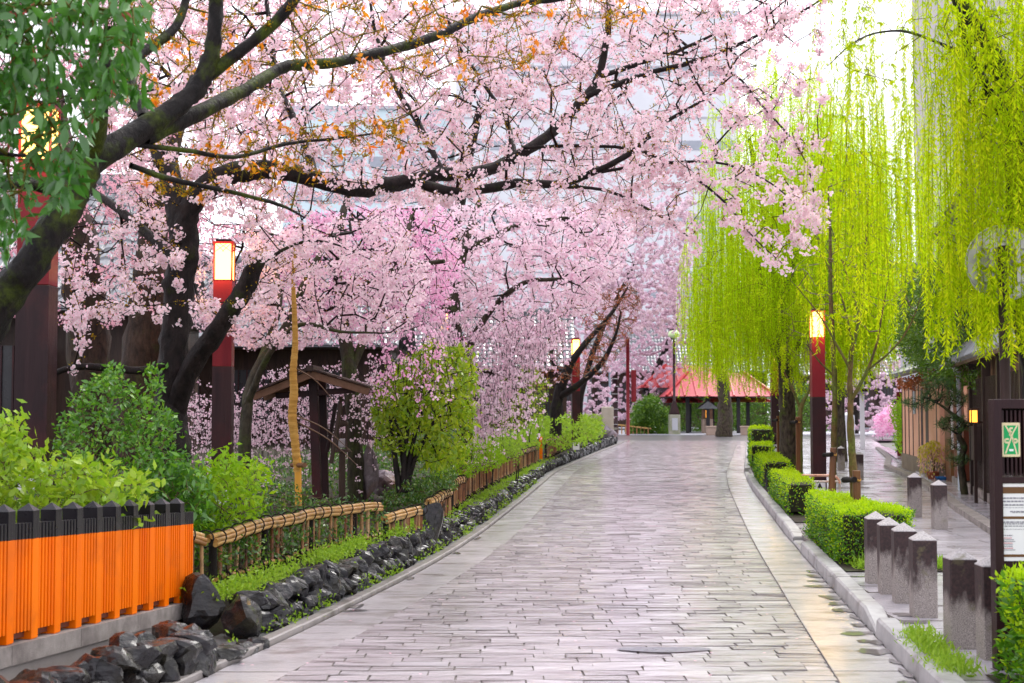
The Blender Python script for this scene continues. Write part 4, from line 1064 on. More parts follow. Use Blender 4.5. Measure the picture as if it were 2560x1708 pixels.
# slatted fence and gate further back
fg = thing('slatted_fence', 'pale slatted balcony panel over a dark gateway, far right', 'gateway', (0, 0, PZ))
d = 55.0
while d < 62: bq(fg, 'slat', d, d + .14, 2.5, 3.1, -1.2, .06, 'palegrey'); d += .22
bq(fg, 'beam', 54.5, 62.5, 2.38, 2.5, -1.3, .3, 'darkwood'); bq(fg, 'white_post', 62, 62.3, 0, 2.45, -1.2, .2, 'poster'); bq(fg, 'back_wall', 46, 64, 0, 2.4, .6, .2, 'darkwood'); bq(fg, 'gate_post', 50, 50.5, 0, 2.3, -.1, .3, 'redwood')
bq(fg, 'upper_wall', 44, 66, 2.6, 5.2, .8, .3, 'palegrey'); eave(fg, 44, 66, 5.2, .4, 1.0)
# potted plant
g = G(2335, 1205, PZ)
pp = thing('potted_plant', 'potted shrub with drooping pink and yellow leaves by the salmon wall', 'potted plant', (g.x, g.y, PZ))
MB().lathe([(.001, 0), (.11, 0), (.17, .22), (.18, .24), (.15, .24), (.14, .2), (.001, .2)], n=18).build('pot', M['pot_terra'], pp)
for k in range(7):
    a = rng.uniform(0, 6.28); c = spline(np.array([[0, 0, .2, .012], [.06 * math.cos(a), .06 * math.sin(a), .5, .01], [.22 * math.cos(a), .22 * math.sin(a), .8, .006], [.32 * math.cos(a), .32 * math.sin(a), .75, .003]]), 5)
    MB().tube(c[:, :3], c[:, 3], 5).build('stem', M['twigbrown'], pp)
nL = 1500; a = rng.uniform(0, 6.28, nL); r = .34 * np.sqrt(rng.random(nL)); z = .98 - r * .5 - rng.random(nL) ** 1.5 * .75 * (r / .34)
V, F = leafquads(np.c_[r * np.cos(a), r * np.sin(a), z], unit(np.c_[np.cos(a) * .3, np.sin(a) * .3, -np.ones(nL)] + rng.normal(0, .3, (nL, 3))), .075, .028)
tag(link('leaves', npmesh('leaves', V, F, M['pinkleaf']), pp), kind='stuff')
g2 = g + Vector((.12, -.35, 0)); o = thing('glazed_bowl', 'low blue glazed bowl in front of the potted shrub', 'bowl', (g2.x, g2.y, PZ))
MB().lathe([(.001, .0), (.12, 0), (.19, .12), (.2, .14), (.17, .14), (.14, .1), (.001, .1)], n=18).build('bowl_body', M['pot_blue'], o)

# ------------------------------------------------------------------ the far end: pavilion, lamp, posts, blocks
FD = 112.0
pv = thing('pavilion', 'open pavilion with pink red ribbed roofs at the end of the road', 'pavilion', (P(1850, 1090, FD).x, FD, .05))
def hip(cx, cy, z0, hw, hd, rise, ridge, ribs, mat='redroof'):
    b = [(-hw, -hd), (hw, -hd), (hw, hd), (-hw, hd)]; top = [(-ridge, 0), (ridge, 0)]
    V = [(cx + x, cy + y, z0) for x, y in b] + [(cx + x, cy + y, z0 + rise) for x, y in top]
    MB().add(V, [(0, 1, 5, 4), (1, 2, 5), (2, 3, 4, 5), (3, 0, 4)]).build('roof', M[mat], pv)
    MB().add([(cx + x, cy + y, z0 - .06) for x, y in b] , [(3, 2, 1, 0)]).build('soffit', M['darkwood'], pv)
    for k in range(ribs):
        t = (k + .5) / ribs; x = -hw + 2 * hw * t; xt = min(max(x, -ridge), ridge)
        yt = 0 if abs(x) <= ridge else -hd * (abs(x) - ridge) / (hw - ridge)
        zt = z0 + rise * (1 - abs(yt) / hd)
        MB().bar((cx + x, cy - hd, z0 + .05), (cx + xt + (x - xt) * 1.0, cy + yt, zt + .05), .12, .1).build('roof_rib', M['redtrim'], pv)
    for a, bb in (((-hw, -hd), (-ridge, 0)), ((hw, -hd), (ridge, 0))):
        MB().bar((cx + a[0], cy + a[1], z0 + .06), (cx + bb[0], cy + bb[1], z0 + rise + .06), .2, .14).build('hip_rib', M['redtrim'], pv)
zE = P(1700, 992, FD).z - .05; 
xw = lambda u, d=FD: P(u, 1000, d).x - pv.location.x
hip(xw(1790), 0, zE, (xw(1925) - xw(1655)) / 2, 3.2, 1.9, 2.2, 9)
hip(xw(1735), 5.5, zE + .75, (xw(1850) - xw(1603)) / 2, 3.2, 1.9, 1.6, 9)
hip(xw(1720), 3.5, zE - .45, 1.5, .9, .55, .6, 5)
hip(xw(1850), 1.5, zE - .42, 2.6, 1.0, .5, 1.2, 5, 'orangeroof')
for u in (1713, 1763, 1790, 1838, 1880): MB().box((xw(u), -1.5 if u in (1713, 1763, 1838) else 2, (zE) / 2), (.26, .26, zE), bev=.02).build('post', M['mark'], pv)
MB().box((xw(1735), 3, 1.15), (.3, .3, 2.3)).build('post', M['mark'], pv)
# little shrine lantern house
sh = thing('shrine_lantern', 'tiny roofed shrine lantern glowing inside the red pavilion', 'lantern', (P(1768, 1085, 111).x, 111, .05))
MB().box((0, 0, .55), (.8, .8, 1.1), bev=.03).build('stone_base', M['sandstone'], sh); MB().box((0, 0, 1.5), (.75, .75, .75)).build('lantern_box', M['tanwood'], sh); MB().box((0, -.38, 1.5), (.3, .03, .6)).build('lantern_glow', M['lantern'], sh)
MB().add([(-.8, -.7, 1.9), (.8, -.7, 1.9), (.8, .7, 1.9), (-.8, .7, 1.9), (0, -.7, 2.5), (0, .7, 2.5)], [(0, 4, 5, 3), (1, 2, 5, 4), (0, 1, 4), (2, 3, 5)]).build('roof', M['tile'], sh)
for u, lab in ((1779, 'pinkish stone block in front of the pavilion posts'), (1866, 'pinkish stone block at the edge of the far hedge')):
    p = P(u, 1092, 104.5); o = MB().box((0, 0, .27), (.68, .6, .54), bev=.02).box((0, 0, .6), (.76, .68, .12), bev=.02).build('stone_block', M['sandstone'], None, (p.x, 104.8, 0)); tag(o, lab, 'stone block', 'stone blocks by the pavilion')
ln = thing('street_lamp', 'tall brown street lamp on a mossy stone base at the road end', 'street lamp', (P(1686, 1090, 105.5).x, 105.5, 0))
hL = P(1686, 846, 105.5).z
MB().box((0, 0, .75), (.8, .8, 1.5), bev=.04).build('stone_base', M['greenstone'], ln); MB().box((0, -.405, .8), (.42, .02, .9)).build('plaque', M['palegrey'], ln)
mb = MB(); V = []
for z, w in ((1.5, .36), (1.62, .36), (2.5, .12)): V += [(a * w, b * w, z) for a, b in ((-1, -1), (1, -1), (1, 1), (-1, 1))]
MB().add(V, [(l * 4 + k, l * 4 + (k + 1) % 4, l * 4 + 4 + (k + 1) % 4, l * 4 + 4 + k) for l in range(2) for k in range(4)] + [(8, 9, 10, 11)]).build('flared_foot', M['darkwood'], ln)
MB().tube([(0, 0, 2.5), (0, 0, hL)], [.1, .085], 10).build('pole', M['darkwood'], ln)
MB().lathe([(.06, 0), (.42, .12), (.46, .3), (.34, .52), (.05, .6)], (0, 0, hL), 14).build('lamp_head', pm('pale_green_glass', [(.5, .62, .3), (.58, .7, .38)], 2, .3), ln)
for u, u2, v0, v1, dd, mat, lab in ((1525, 6, 850, 1030, 92, 'bluepole', 'pale blue grey metal pole behind the stone bridge post'), (1538, 14, 930, 1088, 103, 'darkwood', 'dark pole with climbing rungs beside the bridge post'), (1570, 9, 846, 1088, 103.5, 'redwood', 'brown pole carrying a long hanging sign board')):
    p = P(u, v1, dd); top = P(u, v0, dd).z; w = u2 / FPX * dd
    root = thing('pole', lab, 'pole', (p.x, dd, 0)); MB().tube([(0, 0, 0), (0, 0, top)], w / 2, 10).build('shaft', M[mat], root)
    if u == 1538:
        for z in np.arange(.8, top, .55): MB().box((0, -w / 2, z), (w + .06, .06, .04)).build('rung', M['greymetal'], root)
    if u == 1570:
        a, b = P(1584, 925, dd), P(1584, 1005, dd); MB().box((a.x - p.x, 0, (a.z + b.z) / 2), (.36, .2, a.z - b.z), bev=.02).build('sign_board', M['redwood'], root)
        MB().box((.2, 0, a.z - .2), (.4, .05, .06)).build('bracket', M['redwood'], root)
bp_ = thing('bridge_post', 'squat beige stone bridge post at the end of the bamboo fence', 'bridge post', (P(1519, 1060, 75).x, 75, .55))
hB = P(1519, 1017, 75).z - .55
MB().box((0, 0, hB / 2), (.6, .6, hB), bev=.04).build('post', M['palestone'], bp_); MB().box((-.75, 0, hB - .55), (1.2, .35, .35), bev=.03).build('rail_beam', M['palestone'], bp_)
fb = thing('bamboo_fence', 'low orange bamboo fence across the cross street, far left of the lamp', 'bamboo fence', (P(1545, 1088, 106).x, 106, .05))
for k in range(9): MB().box((k * .28, 0, .35 - k * .02), (.08, .06, .7 - k * .04)).build('upright', M['bamboo_up'], fb)
MB().bar((-.1, 0, .72), (2.5, 0, .4), .1, .1).build('rail_pole', M['bamboo'], fb)

# ------------------------------------------------------------------ buildings behind
def block(label, x0, x1, y0, y1, z1, mat, win=None, rows=(), name='building', cat='building', wz=1.2, nw=8, lines=0):
    root = thing(name, label, cat, ((x0 + x1) / 2, (y0 + y1) / 2, 0)); w, dd = x1 - x0, y1 - y0
    MB().box((0, 0, z1 / 2), (w, dd, z1)).build('wall', M[mat], root)
    for z in rows:
        for k in range(nw):
            cw = w / nw; MB().box((-w / 2 + cw * (k + .5), -dd / 2 - .0, z), (cw * .8, .12, wz)).build('window', M['glass'], root)
    for k in range(lines): MB().box((0, -dd / 2 - .04, z1 * (k + 1) / (lines + 1)), (w + .1, .2, .12)).build('floor_band', M['palegrey'], root)
    MB().box((0, 0, z1 + .2), (w + .6, dd + .6, .4)).build('parapet', M['palegrey'], root)
    return root
block('large pale office block glimpsed through the cherry branches', -6, 24, 150, 175, 44, 'pale', rows=(14, 22, 30, 38), nw=9, lines=7, wz=1.0)
block('pale teal glazed building beside the office block', -26, -7, 160, 180, 36, 'teal', rows=(14, 18, 22, 26, 30), nw=8, lines=8)
block('low white building behind the willow at the far right', 34, 62, 140, 160, 16, 'pale', rows=(5, 9, 13), nw=9, lines=6)
tw = P(2385, 200, 60); block('narrow mauve stone tower rising behind the near willow', tw.x - .6, tw.x + 3.0, 60, 64, 27, 'mauvestone', rows=(), lines=9, name='tower', cat='tower')
# tiled houses behind the garden on the left
def house(label, x0, x1, y0, y1, ze, zr):
    root = thing('tiled_house', label, 'house', ((x0 + x1) / 2, y0, .3)); w = x1 - x0; dd = y1 - y0
    MB().box((0, dd / 2 + .8, ze / 2), (w - .8, dd - 1.6, ze)).build('wall', M['oldwood'], root)
    n = int(w / .3); V = []; F = []; rows = 14
    th = np.linspace(0, math.pi, 5)
    for i in range(n):
        for r in range(rows):
            ya, yb = -.3 + (dd / 2 + .3) * r / rows, -.3 + (dd / 2 + .3) * (r + 1.12) / rows; za, zb = ze + (zr - ze) * r / rows, ze + (zr - ze) * (r + 1.0) / rows
            b = len(V); x = -w / 2 + .3 * (i + .5)
            V += [(x + .15 * math.cos(t), ya, za + .08 * math.sin(t) + .05) for t in th] + [(x + .15 * math.cos(t), yb, zb + .08 * math.sin(t) + .02) for t in th]
            F += [(b + k, b + k + 1, b + k + 6, b + k + 5) for k in range(4)] + [(b, b + 1, b + 2, b + 3, b + 4)]
    o = MB().add(V, F).build('roof_tiles', M['tile'], root); tag(o, kind='stuff')
    MB().add([(-w / 2, -.3, ze), (w / 2, -.3, ze), (w / 2, dd / 2, zr), (-w / 2, dd / 2, zr), (w / 2, dd + .3, ze), (-w / 2, dd + .3, ze)], [(0, 1, 2, 3), (3, 2, 4, 5), (0, 5, 4, 1)]).build('roof_base', M['tile'], root)
    MB().tube([(-w / 2, dd / 2, zr + .12), (w / 2, dd / 2, zr + .12)], .18, 8).build('ridge', M['tile'], root)
    for k in range(int(w / 2.2)):
        f = MB().box((-w / 2 + 1.4 + k * 2.2, .78, ze * .55), (1.1, .08, ze * .5)).build('window', M['darkglass'], root)
        for j in range(4): MB().box((-w / 2 + 1.0 + k * 2.2 + j * .27, .72, ze * .55), (.04, .05, ze * .5)).build('lattice_bar', M['darkwood'], f)
    return root
house('blue grey tiled house roof behind the left tree trunks', -19, -8.2, 31, 39, 3.6, 7.0)
house('long brown house with tiled roof behind the weeping blossom', -14, -3.5, 44, 52, 3.4, 6.4)
house('dark townhouse row across the plaza left of the pavilion', -12, 6, 128, 138, 5, 9)
house('dark townhouse row directly behind the pavilion', 7, 24, 130, 140, 5, 9.5)
house('dark townhouse row behind the far right pavement', 25.5, 42, 126, 136, 4.6, 8.6)
house('distant tiled house across the garden beyond the bare tree', -9, 3.0, 66, 73, 3.4, 6.2)
# ------------------------------------------------------------------ trees
class Tree:
    def __init__(s, name, label, cat, base, barkm, group=None):
        s.root = thing(name, label, cat, base, 0, group); s.o = np.array(base, float); s.bark = barkm
        s.pos = []; s.par = []; s.rad = []; s.plen = []
    def limb(s, pts, part='limb', sides=10, parent=None, disp=True, knots=.08, k=5):
        """pts: (x, y, d, r) in photo measures; builds a swept limb and keeps it as skeleton"""
        a = np.array([[*(D(x, y, d) if disp else (x, y, d)), r] for x, y, d, r in [p if disp else p for p in pts]]) if disp else np.array(pts, float)
        a = a.copy(); a[:, :3] -= s.o
        c = spline(a, k)
        m = len(c)
        n1 = np.cumsum(rng.normal(0, .004, (m, 3)), 0) * (np.linspace(0, 1, m) * np.linspace(1, 0, m) * 4)[:, None]
        c[:, :3] += n1 * min(1, c[:, 3].max() / .05)
        rr = np.abs(c[:, 3:4]) * (1 + rng.normal(0, knots, (m, sides)))
        V, F = sweep(c[:, :3], rr, sides)
        tip = len(V); V = np.vstack([V, c[-1, :3]]); 
        F4 = list(map(tuple, F)); F4 += [(tip - sides + i, tip - sides + (i + 1) % sides, tip) for i in range(sides)]
        mb = MB(); mb.v = [tuple(p) for p in V]; mb.f = F4; mb.sm = [True] * len(F4)
        mb.build(part, M[s.bark], s.root)
        b = len(s.pos)
        if b:
            P0 = np.array(s.pos); j = int(np.argmin(((P0 - c[0, :3]) ** 2).sum(1)))
        else: j = -1
        for i in range(m):
            s.pos.append(c[i, :3]); s.rad.append(float(abs(c[i, 3])))
            s.par.append(j if i == 0 else b + i - 1)
            s.plen.append((s.plen[j] if j >= 0 else 0) if i == 0 else s.plen[-1] + np.linalg.norm(c[i, :3] - c[i - 1, :3]))
        return s
    def grow(s, A, bf=.2, seg=.22, tip=.0035, twigm='twig', sag=0.0, jit=.1, expo=2.2, minr=0, maxr=.03):
        A = A - s.o; ns = len(s.pos); cap = ns + len(A) * 9
        pos = np.zeros((cap, 3)); pos[:ns] = s.pos; par = np.full(cap, -1); par[:ns] = s.par; pl = np.zeros(cap); pl[:ns] = s.plen
        ok = np.array(s.rad) < 1e9
        dm = np.array([((pos[:ns] - a) ** 2).sum(1).min() for a in A]); A = A[np.argsort(dm)]
        n = ns; lead = np.array(s.plen).max(); rootpl = pl[:ns].copy()
        bias = np.zeros(cap)
        bias[:ns] = bf * 0
        for a in A:
            dist = np.sqrt(((pos[:n] - a) ** 2).sum(1)); c = dist + bias[:n]
            j = int(np.argmin(c)); dd = dist[j]
            k = max(1, int(dd / seg)); k = min(k, 8)
            if n + k >= cap: break
            p0 = pos[j]; v = a - p0; off = np.cross(v, rng.normal(size=3)); off = off / (np.linalg.norm(off) + 1e-9) * dd * jit * rng.uniform(.3, 1.3)
            prev = j
            for q in range(1, k + 1):
                t = q / k; pos[n] = p0 + v * t + off * math.sin(math.pi * t) + np.array([0, 0, -sag * dd * math.sin(math.pi * t)]) + (rng.normal(0, .012, 3) if q < k else 0)
                par[n] = prev; bias[n] = bias[prev] + bf * dd / k; prev = n; n += 1
        s.P = pos[:n]; s.pa = par[:n]
        acc = np.zeros(n); kids = np.bincount(s.pa[s.pa >= 0], minlength=n)
        acc[kids == 0] = tip ** expo
        for i in range(n - 1, -1, -1):
            if acc[i] == 0: acc[i] = tip ** expo
            if s.pa[i] >= 0: acc[s.pa[i]] += acc[i]
        r = np.minimum(acc ** (1 / expo), maxr); r[:ns] = s.rad
        for i in range(ns, n): r[i] = min(r[i], r[s.pa[i]] * .9)
        i = np.arange(ns, n); p = s.pa[i]
        V, F = frusta(s.P[p], s.P[i], np.maximum(np.minimum(r[p], r[i] * 1.6), minr), np.maximum(r[i], minr), 4)
        tag(link('twigs', npmesh('twigs', V, F, M[twigm], True), s.root), kind='stuff')
        s.r = r; s.ns = ns; s.i = i
        return s
    def twigpts(s, n, rmax=.012):
        i = s.i[s.r[s.i] < rmax]; j = rng.choice(i, n); t = rng.random(n)[:, None]
        return s.P[j] * t + s.P[s.pa[j]] * (1 - t)
    def tips(s):
        kids = np.bincount(s.pa[s.pa >= 0], minlength=len(s.P)); return s.i[kids[s.i] == 0]
    def blossom(s, C, per, spread, r, mat, part='blossom', quads=False, down=-.15):
        n = len(C); c = np.repeat(C, per, 0)
        off = rdir(len(c)) * spread * np.power(rng.random((len(c), 1)), .45); off[:, 2] *= .8
        c = c + off + np.array([0, 0, -spread * .4])
        N = unit(off / spread + rdir(len(c)) * .6 + np.array([0, -.25, down]))
        rr = r * rng.uniform(.75, 1.25, len(c))
        if quads:
            A = unit(np.cross(N, rdir(len(c)))); B = np.cross(N, A); R_ = rr[:, None]
            V = np.stack([c + A * R_, c + B * R_ * .9, c - A * R_, c - B * R_ * .9], 1).reshape(-1, 3); F = np.arange(len(c) * 4).reshape(-1, 4); me = npmesh(part, V, F, M[mat])
        else:
            V, F, t = flowers(c, N, rr); me = npmesh(part, V, F, M[mat], attr=t)
        tag(link(part, me, s.root), kind='stuff'); return s
    def leaves(s, C, per, spread, L, W, mat, part='leaves', down=-.3):
        c = np.repeat(C, per, 0); n = len(c); c = c + rdir(n) * spread * rng.random((n, 1))
        V, F = leafquads(c, rdir(n, down), L * rng.uniform(.6, 1.3, n), W * rng.uniform(.7, 1.2, n))
        tag(link(part, npmesh(part, V, F, M[mat]), s.root), kind='stuff'); return s
def base(x, d, z): p = D(x, 945, d); return (p.x, d, z)

# --- leaning mossy tree in the left foreground ------------------------------------------------
t = Tree('mossy_tree', 'leaning mossy dark tree in the left foreground with orange young leaves', 'tree', base(-190, 9.5, .8), 'bark1')
t.limb([(-190, 1190, 9.5, .16), (-110, 900, 9.5, .145), (-10, 715, 9.5, .125), (80, 600, 9.5, .11), (160, 465, 9.6, .105), (215, 375, 9.7, .1), (330, 300, 10, .084), (420, 235, 10.2, .074), (468, 170, 10.3, .065), (484, 90, 10.3, .055), (490, 0, 10.3, .05), (480, -120, 10.2, .04)], 'trunk', 14, k=7)
t.limb([(330, 315, 10, .07), (430, 272, 10.3, .062), (560, 210, 10.8, .052), (640, 165, 11.2, .046), (700, 155, 11.4, .046), (780, 152, 11.6, .044), (900, 128, 12, .042), (1000, 95, 12.3, .04), (1090, 50, 12.6, .038), (1200, 15, 13, .034), (1310, -5, 13.3, .03), (1450, -60, 13.6, .02)], k=6)
t.limb([(462, 185, 10.3, .05), (560, 112, 10.4, .045), (650, 30, 10.5, .042), (740, -80, 10.6, .035)])
t.limb([(205, 395, 9.7, .07), (222, 300, 9.5, .06), (240, 190, 9.3, .045), (250, 60, 9.2, .035)])
t.limb([(170, 450, 9.6, .05), (60, 425, 9.3, .045), (-60, 440, 9, .04)])
t.limb([(380, 470, 10.2, .0), (381, 470, 10.2, .001)], k=2) if False else None
t.limb([(290, 330, 9.9, .02), (420, 345, 10.2, .018), (540, 360, 10.6, .016), (660, 330, 11, .014), (780, 318, 11.3, .010), (900, 300, 11.5, .006)])
t.limb([(300, 380, 9.9, .022), (400, 415, 10.2, .02), (520, 440, 10.4, .017), (640, 470, 10.6, .013), (700, 500, 10.8, .007)])
t.limb([(330, 270, 10.1, .045), (300, 150, 10.4, .04), (400, 60, 10.8, .035), (440, -60, 11, .03)])
A = np.concatenate([insample([(250, -120), (1000, -120), (1300, -60), (1500, 20), (1150, 180), (1050, 200), (800, 220), (640, 250), (480, 260), (300, 300), (270, 200)], 420, 10, 12.8),
                    insample([(300, 280), (900, 270), (1000, 330), (700, 420), (420, 480), (330, 420)], 130, 10.2, 11.4)])
t.grow(A, .15, .2, .003, 'twigolive', 0, .12, maxr=.016)
tp = t.P[t.tips()]; m = rng.random(len(tp)) < .62
t.leaves(tp[m], 11, .075, .06, .03, 'orangeleaf', 'orange_leaves', -.7)
t.blossom(tp[m], 4, .06, .02, 'petal', 'blossom')
t.leaves(t.twigpts(5000), 3, .04, .024, .013, 'budleaf', 'bud_leaves', .2)

# --- the great cherry: forked trunk, long limb over the road ------------------------------------
t = Tree('cherry_tree', 'great pink cherry whose long limb arches over the wet road', 'cherry tree', base(395, 15, .5), 'bark2')
t.limb([(392, 1190, 15, .2), (395, 1060, 15, .19), (392, 950, 15, .17), (398, 800, 15, .155), (412, 650, 15, .15), (420, 540, 15, .15), (400, 430, 15.1, .12), (365, 330, 15.3, .1), (310, 220, 15.6, .07), (270, 60, 16, .05), (240, -100, 16.4, .03)], 'trunk', 14, k=7)
t.limb([(398, 960, 15, .11), (440, 840, 14.8, .105), (505, 750, 14.6, .1), (560, 665, 14.5, .095), (588, 605, 14.4, .085), (592, 595, 14.4, .08)], 'cut_limb', 12)
t.limb([(415, 560, 15, .13), (440, 470, 15, .125), (500, 405, 15, .12), (570, 385, 15, .11), (650, 385, 15.1, .1), (720, 400, 15.2, .098), (830, 425, 15.4, .095), (930, 408, 15.6, .085), (1010, 388, 15.8, .078), (1090, 385, 16, .072), (1180, 350, 16.3, .066), (1270, 290, 16.6, .062), (1335, 225, 16.8, .056), (1370, 180, 17, .048), (1390, 110, 17, .042), (1398, 30, 17, .036), (1392, -100, 17, .02)], 'main_limb', 12, k=6)
t.limb([(1335, 225, 16.8, .04), (1420, 193, 16.9, .036), (1500, 165, 17, .032), (1600, 138, 17, .027), (1720, 90, 17, .02), (1860, 15, 17, .013), (1960, -60, 17, .007)])
t.limb([(1372, 178, 17, .034), (1480, 142, 17.2, .028), (1560, 116, 17.4, .022), (1660, 66, 17.5, .014), (1760, 0, 17.6, .008)])
t.limb([(930, 412, 15.6, .06), (1050, 442, 15.5, .056), (1190, 424, 15.4, .05), (1290, 428, 15.4, .044), (1380, 395, 15.4, .036), (1450, 358, 15.4, .03), (1525, 288, 15.4, .024), (1620, 226, 15.4, .014)])
t.limb([(1290, 428, 15.4, .02), (1400, 440, 15.2, .016), (1520, 500, 15, .012), (1600, 560, 14.9, .006)])
t.limb([(1200, 340, 16.3, .022), (1330, 335, 16, .02), (1460, 345, 15.6, .018), (1570, 395, 15.2, .014), (1660, 460, 15, .012), (1730, 545, 14.9, .008), (1795, 605, 14.8, .004)])
t.limb([(1380, 395, 15.4, .018), (1500, 375, 15.2, .016), (1640, 372, 15, .013), (1750, 410, 14.9, .009), (1830, 470, 14.8, .006), (1890, 515, 14.8, .003)])
t.limb([(1600, 138, 17, .016), (1690, 175, 17, .014), (1745, 240, 16.9, .012), (1800, 300, 16.8, .011), (1848, 370, 16.6, .009), (1868, 450, 16.5, .006), (1860, 540, 16.5, .003)])
t.limb([(1010, 388, 15.8, .04), (960, 280, 16.2, .035), (900, 180, 16.6, .03), (860, 60, 17, .022), (840, -80, 17.2, .015)])
t.limb([(720, 400, 15.2, .05), (690, 300, 15.8, .045), (640, 200, 16.4, .04), (620, 60, 17, .03), (600, -100, 17.5, .02)])
t.limb([(1180, 350, 16.3, .03), (1160, 270, 16.8, .026), (1100, 180, 17.2, .022), (1040, 80, 17.5, .016), (1000, -60, 17.6, .01)])
t.limb([(400, 600, 15, .06), (300, 500, 15.4, .05), (200, 430, 15.8, .04), (80, 400, 16.2, .03)])
t.limb([(395, 830, 15, .045), (330, 850, 14.6, .04), (240, 845, 14.3, .038), (150, 850, 14, .03), (60, 900, 13.9, .02)])
t.limb([(590, 610, 14.4, .02), (680, 560, 14.3, .016), (760, 560, 14.3, .01), (860, 600, 14.3, .005)])
dense = [(230, -160), (1900, -160), (1830, 40), (1760, 120), (1640, 240), (1540, 420), (1380, 500), (1200, 480), (950, 470), (720, 470), (620, 540), (480, 560), (300, 480), (230, 300)]
tipsr = [(1450, 240), (1700, 220), (1790, 330), (1900, 520), (1810, 615), (1740, 570), (1640, 500), (1500, 570), (1400, 540)]
lowl = [(140, 560), (330, 480), (480, 560), (640, 540), (760, 600), (640, 680), (500, 760), (330, 720), (150, 760)]
A = np.concatenate([insample(dense, 2900, 14.0, 19.5), insample(tipsr, 150, 14.2, 15.6), insample([(1640, 60), (1900, 20), (1880, 140), (1930, 380), (1880, 560), (1800, 420), (1690, 260)], 110, 16.0, 17.4), insample(lowl, 260, 13.6, 16.4)])
t.grow(A, .22, .2, .0042, 'twig', .03, .12, maxr=.03)
tp = t.P[t.tips()]; thin = t.P[:t.ns][np.array(t.rad) < .0165]
thin = np.concatenate([thin + rng.normal(0, .045, thin.shape) for _ in range(3)])
t.blossom(np.concatenate([tp, thin, t.twigpts(5600)]), 11, .068, .0185, 'petal', 'blossom')
t.leaves(t.twigpts(15000), 3, .05, .028, .013, 'budleaf', 'bud_leaves', 0)

# --- old brown trunks behind --------------------------------------------------------------------
def oldtree(label, pts, bk, attr, nbl, mat, fr=.022, per=8, twigs='twig', z=.5, name='cherry_tree', quads=True, bud=True, extra=()):
    t = Tree(name, label, 'cherry tree', base(pts[0][0], pts[0][2], z), bk); t.limb(pts, 'trunk', 12)
    for e in extra: t.limb(e)
    t.grow(attr, .2, .3, .004, twigs, .02, .12, maxr=.035, minr=.004)
    t.blossom(np.concatenate([t.P[t.tips()], t.twigpts(nbl)]), per, .1, fr, mat, 'blossom', quads)
    if bud: t.leaves(t.twigpts(nbl), 2, .05, .032, .016, 'budleaf', 'bud_leaves', 0)
    return t
oldtree('thick brown trunked cherry furthest left behind the lantern post', [(215, 1080, 22, .34), (210, 900, 22, .32), (195, 700, 22, .3), (180, 560, 22, .28), (150, 400, 22.2, .22), (120, 200, 22.6, .14)], 'bark3',
        insample([(-60, -100), (330, -100), (330, 330), (420, 620), (300, 760), (130, 760), (-60, 700)], 700, 19.5, 24), 1300, 'petal')
oldtree('thick brown trunked cherry just left of the forked cherry', [(312, 1080, 20.5, .29), (315, 900, 20.5, .27), (335, 700, 20.5, .25), (350, 520, 20.6, .23), (375, 380, 20.8, .18), (420, 220, 21.2, .12)], 'bark3',
        insample([(180, -100), (620, -100), (680, 300), (620, 560), (400, 600), (220, 480)], 650, 19.5, 24), 1400, 'petal')
# --- weeping cherries ------------------------------------------------------------------------
def weeping(label, trunk, limbs, crown, strands, bk, mat, nbl, fr, hang, name='weeping_cherry'):
    """strands: (poly of top points, depth range, n, length range)"""
    t = Tree(name, label, 'cherry tree', base(trunk[0][0], trunk[0][2], .45), bk); t.limb(trunk, 'trunk', 12)
    for l in limbs: t.limb(l)
    t.grow(crown, .2, .3, .005, 'twig', 0, .12, maxr=.03, minr=.006)
    t.blossom(np.concatenate([t.P[t.tips()], t.twigpts(nbl)]), 8, .1, fr, mat, 'blossom', True)
    t.leaves(t.twigpts(nbl // 2), 2, .06, .035, .016, 'budleaf', 'bud_leaves', 0)
    P0, P1, C = [], [], []
    for poly, d0, d1, n, l0, l1 in strands:
        top = insample(poly, n, d0, d1) - t.o
        for p in top:
            L = rng.uniform(l0, l1); k = max(4, int(L / .18)); a = rng.uniform(0, 6.28); q = p.copy(); dx = np.array([math.cos(a), math.sin(a), 0]) * .12
            for i in range(k):
                nq = q + dx * math.exp(-i * .7) + np.array([rng.normal(0, .012), rng.normal(0, .012), -L / k]); P0.append(q); P1.append(nq); C.append((q + nq) / 2); q = nq
    P0, P1, C = map(np.array, (P0, P1, C))
    V, F = frusta(P0, P1, np.full(len(P0), .004), np.full(len(P0), .0035), 3)
    tag(link('hanging_twigs', npmesh('hanging_twigs', V, F, M['twig'], True), t.root), kind='stuff')
    C = C[rng.random(len(C)) < .8]
    t.blossom(C, hang, .075, fr, mat, 'hanging_blossom', True)
    return t
weeping('pale pink weeping cherry behind the roofed notice stand', [(560, 1090, 18.5, .085), (566, 940, 18.5, .075), (592, 840, 18.6, .065), (650, 750, 18.8, .055), (700, 640, 19, .045), (760, 540, 19.4, .03)],
        [[(566, 930, 18.5, .05), (620, 810, 18.2, .04), (690, 745, 18, .03), (780, 760, 17.8, .02), (880, 765, 17.6, .01)], [(592, 840, 18.6, .045), (640, 700, 19, .04), (620, 600, 19.3, .03), (560, 520, 19.6, .02)]],
        insample([(430, 560), (900, 470), (1000, 620), (930, 770), (700, 790), (560, 790), (450, 740)], 900, 17.6, 22),
        [([(590, 830), (880, 800), (960, 860), (600, 920)], 21, 24, 150, .6, 1.7), ([(420, 860), (600, 860), (610, 960), (420, 960)], 21, 24, 110, .5, 1.3)], 'bark4', 'petalweep', 2600, .021, 7)
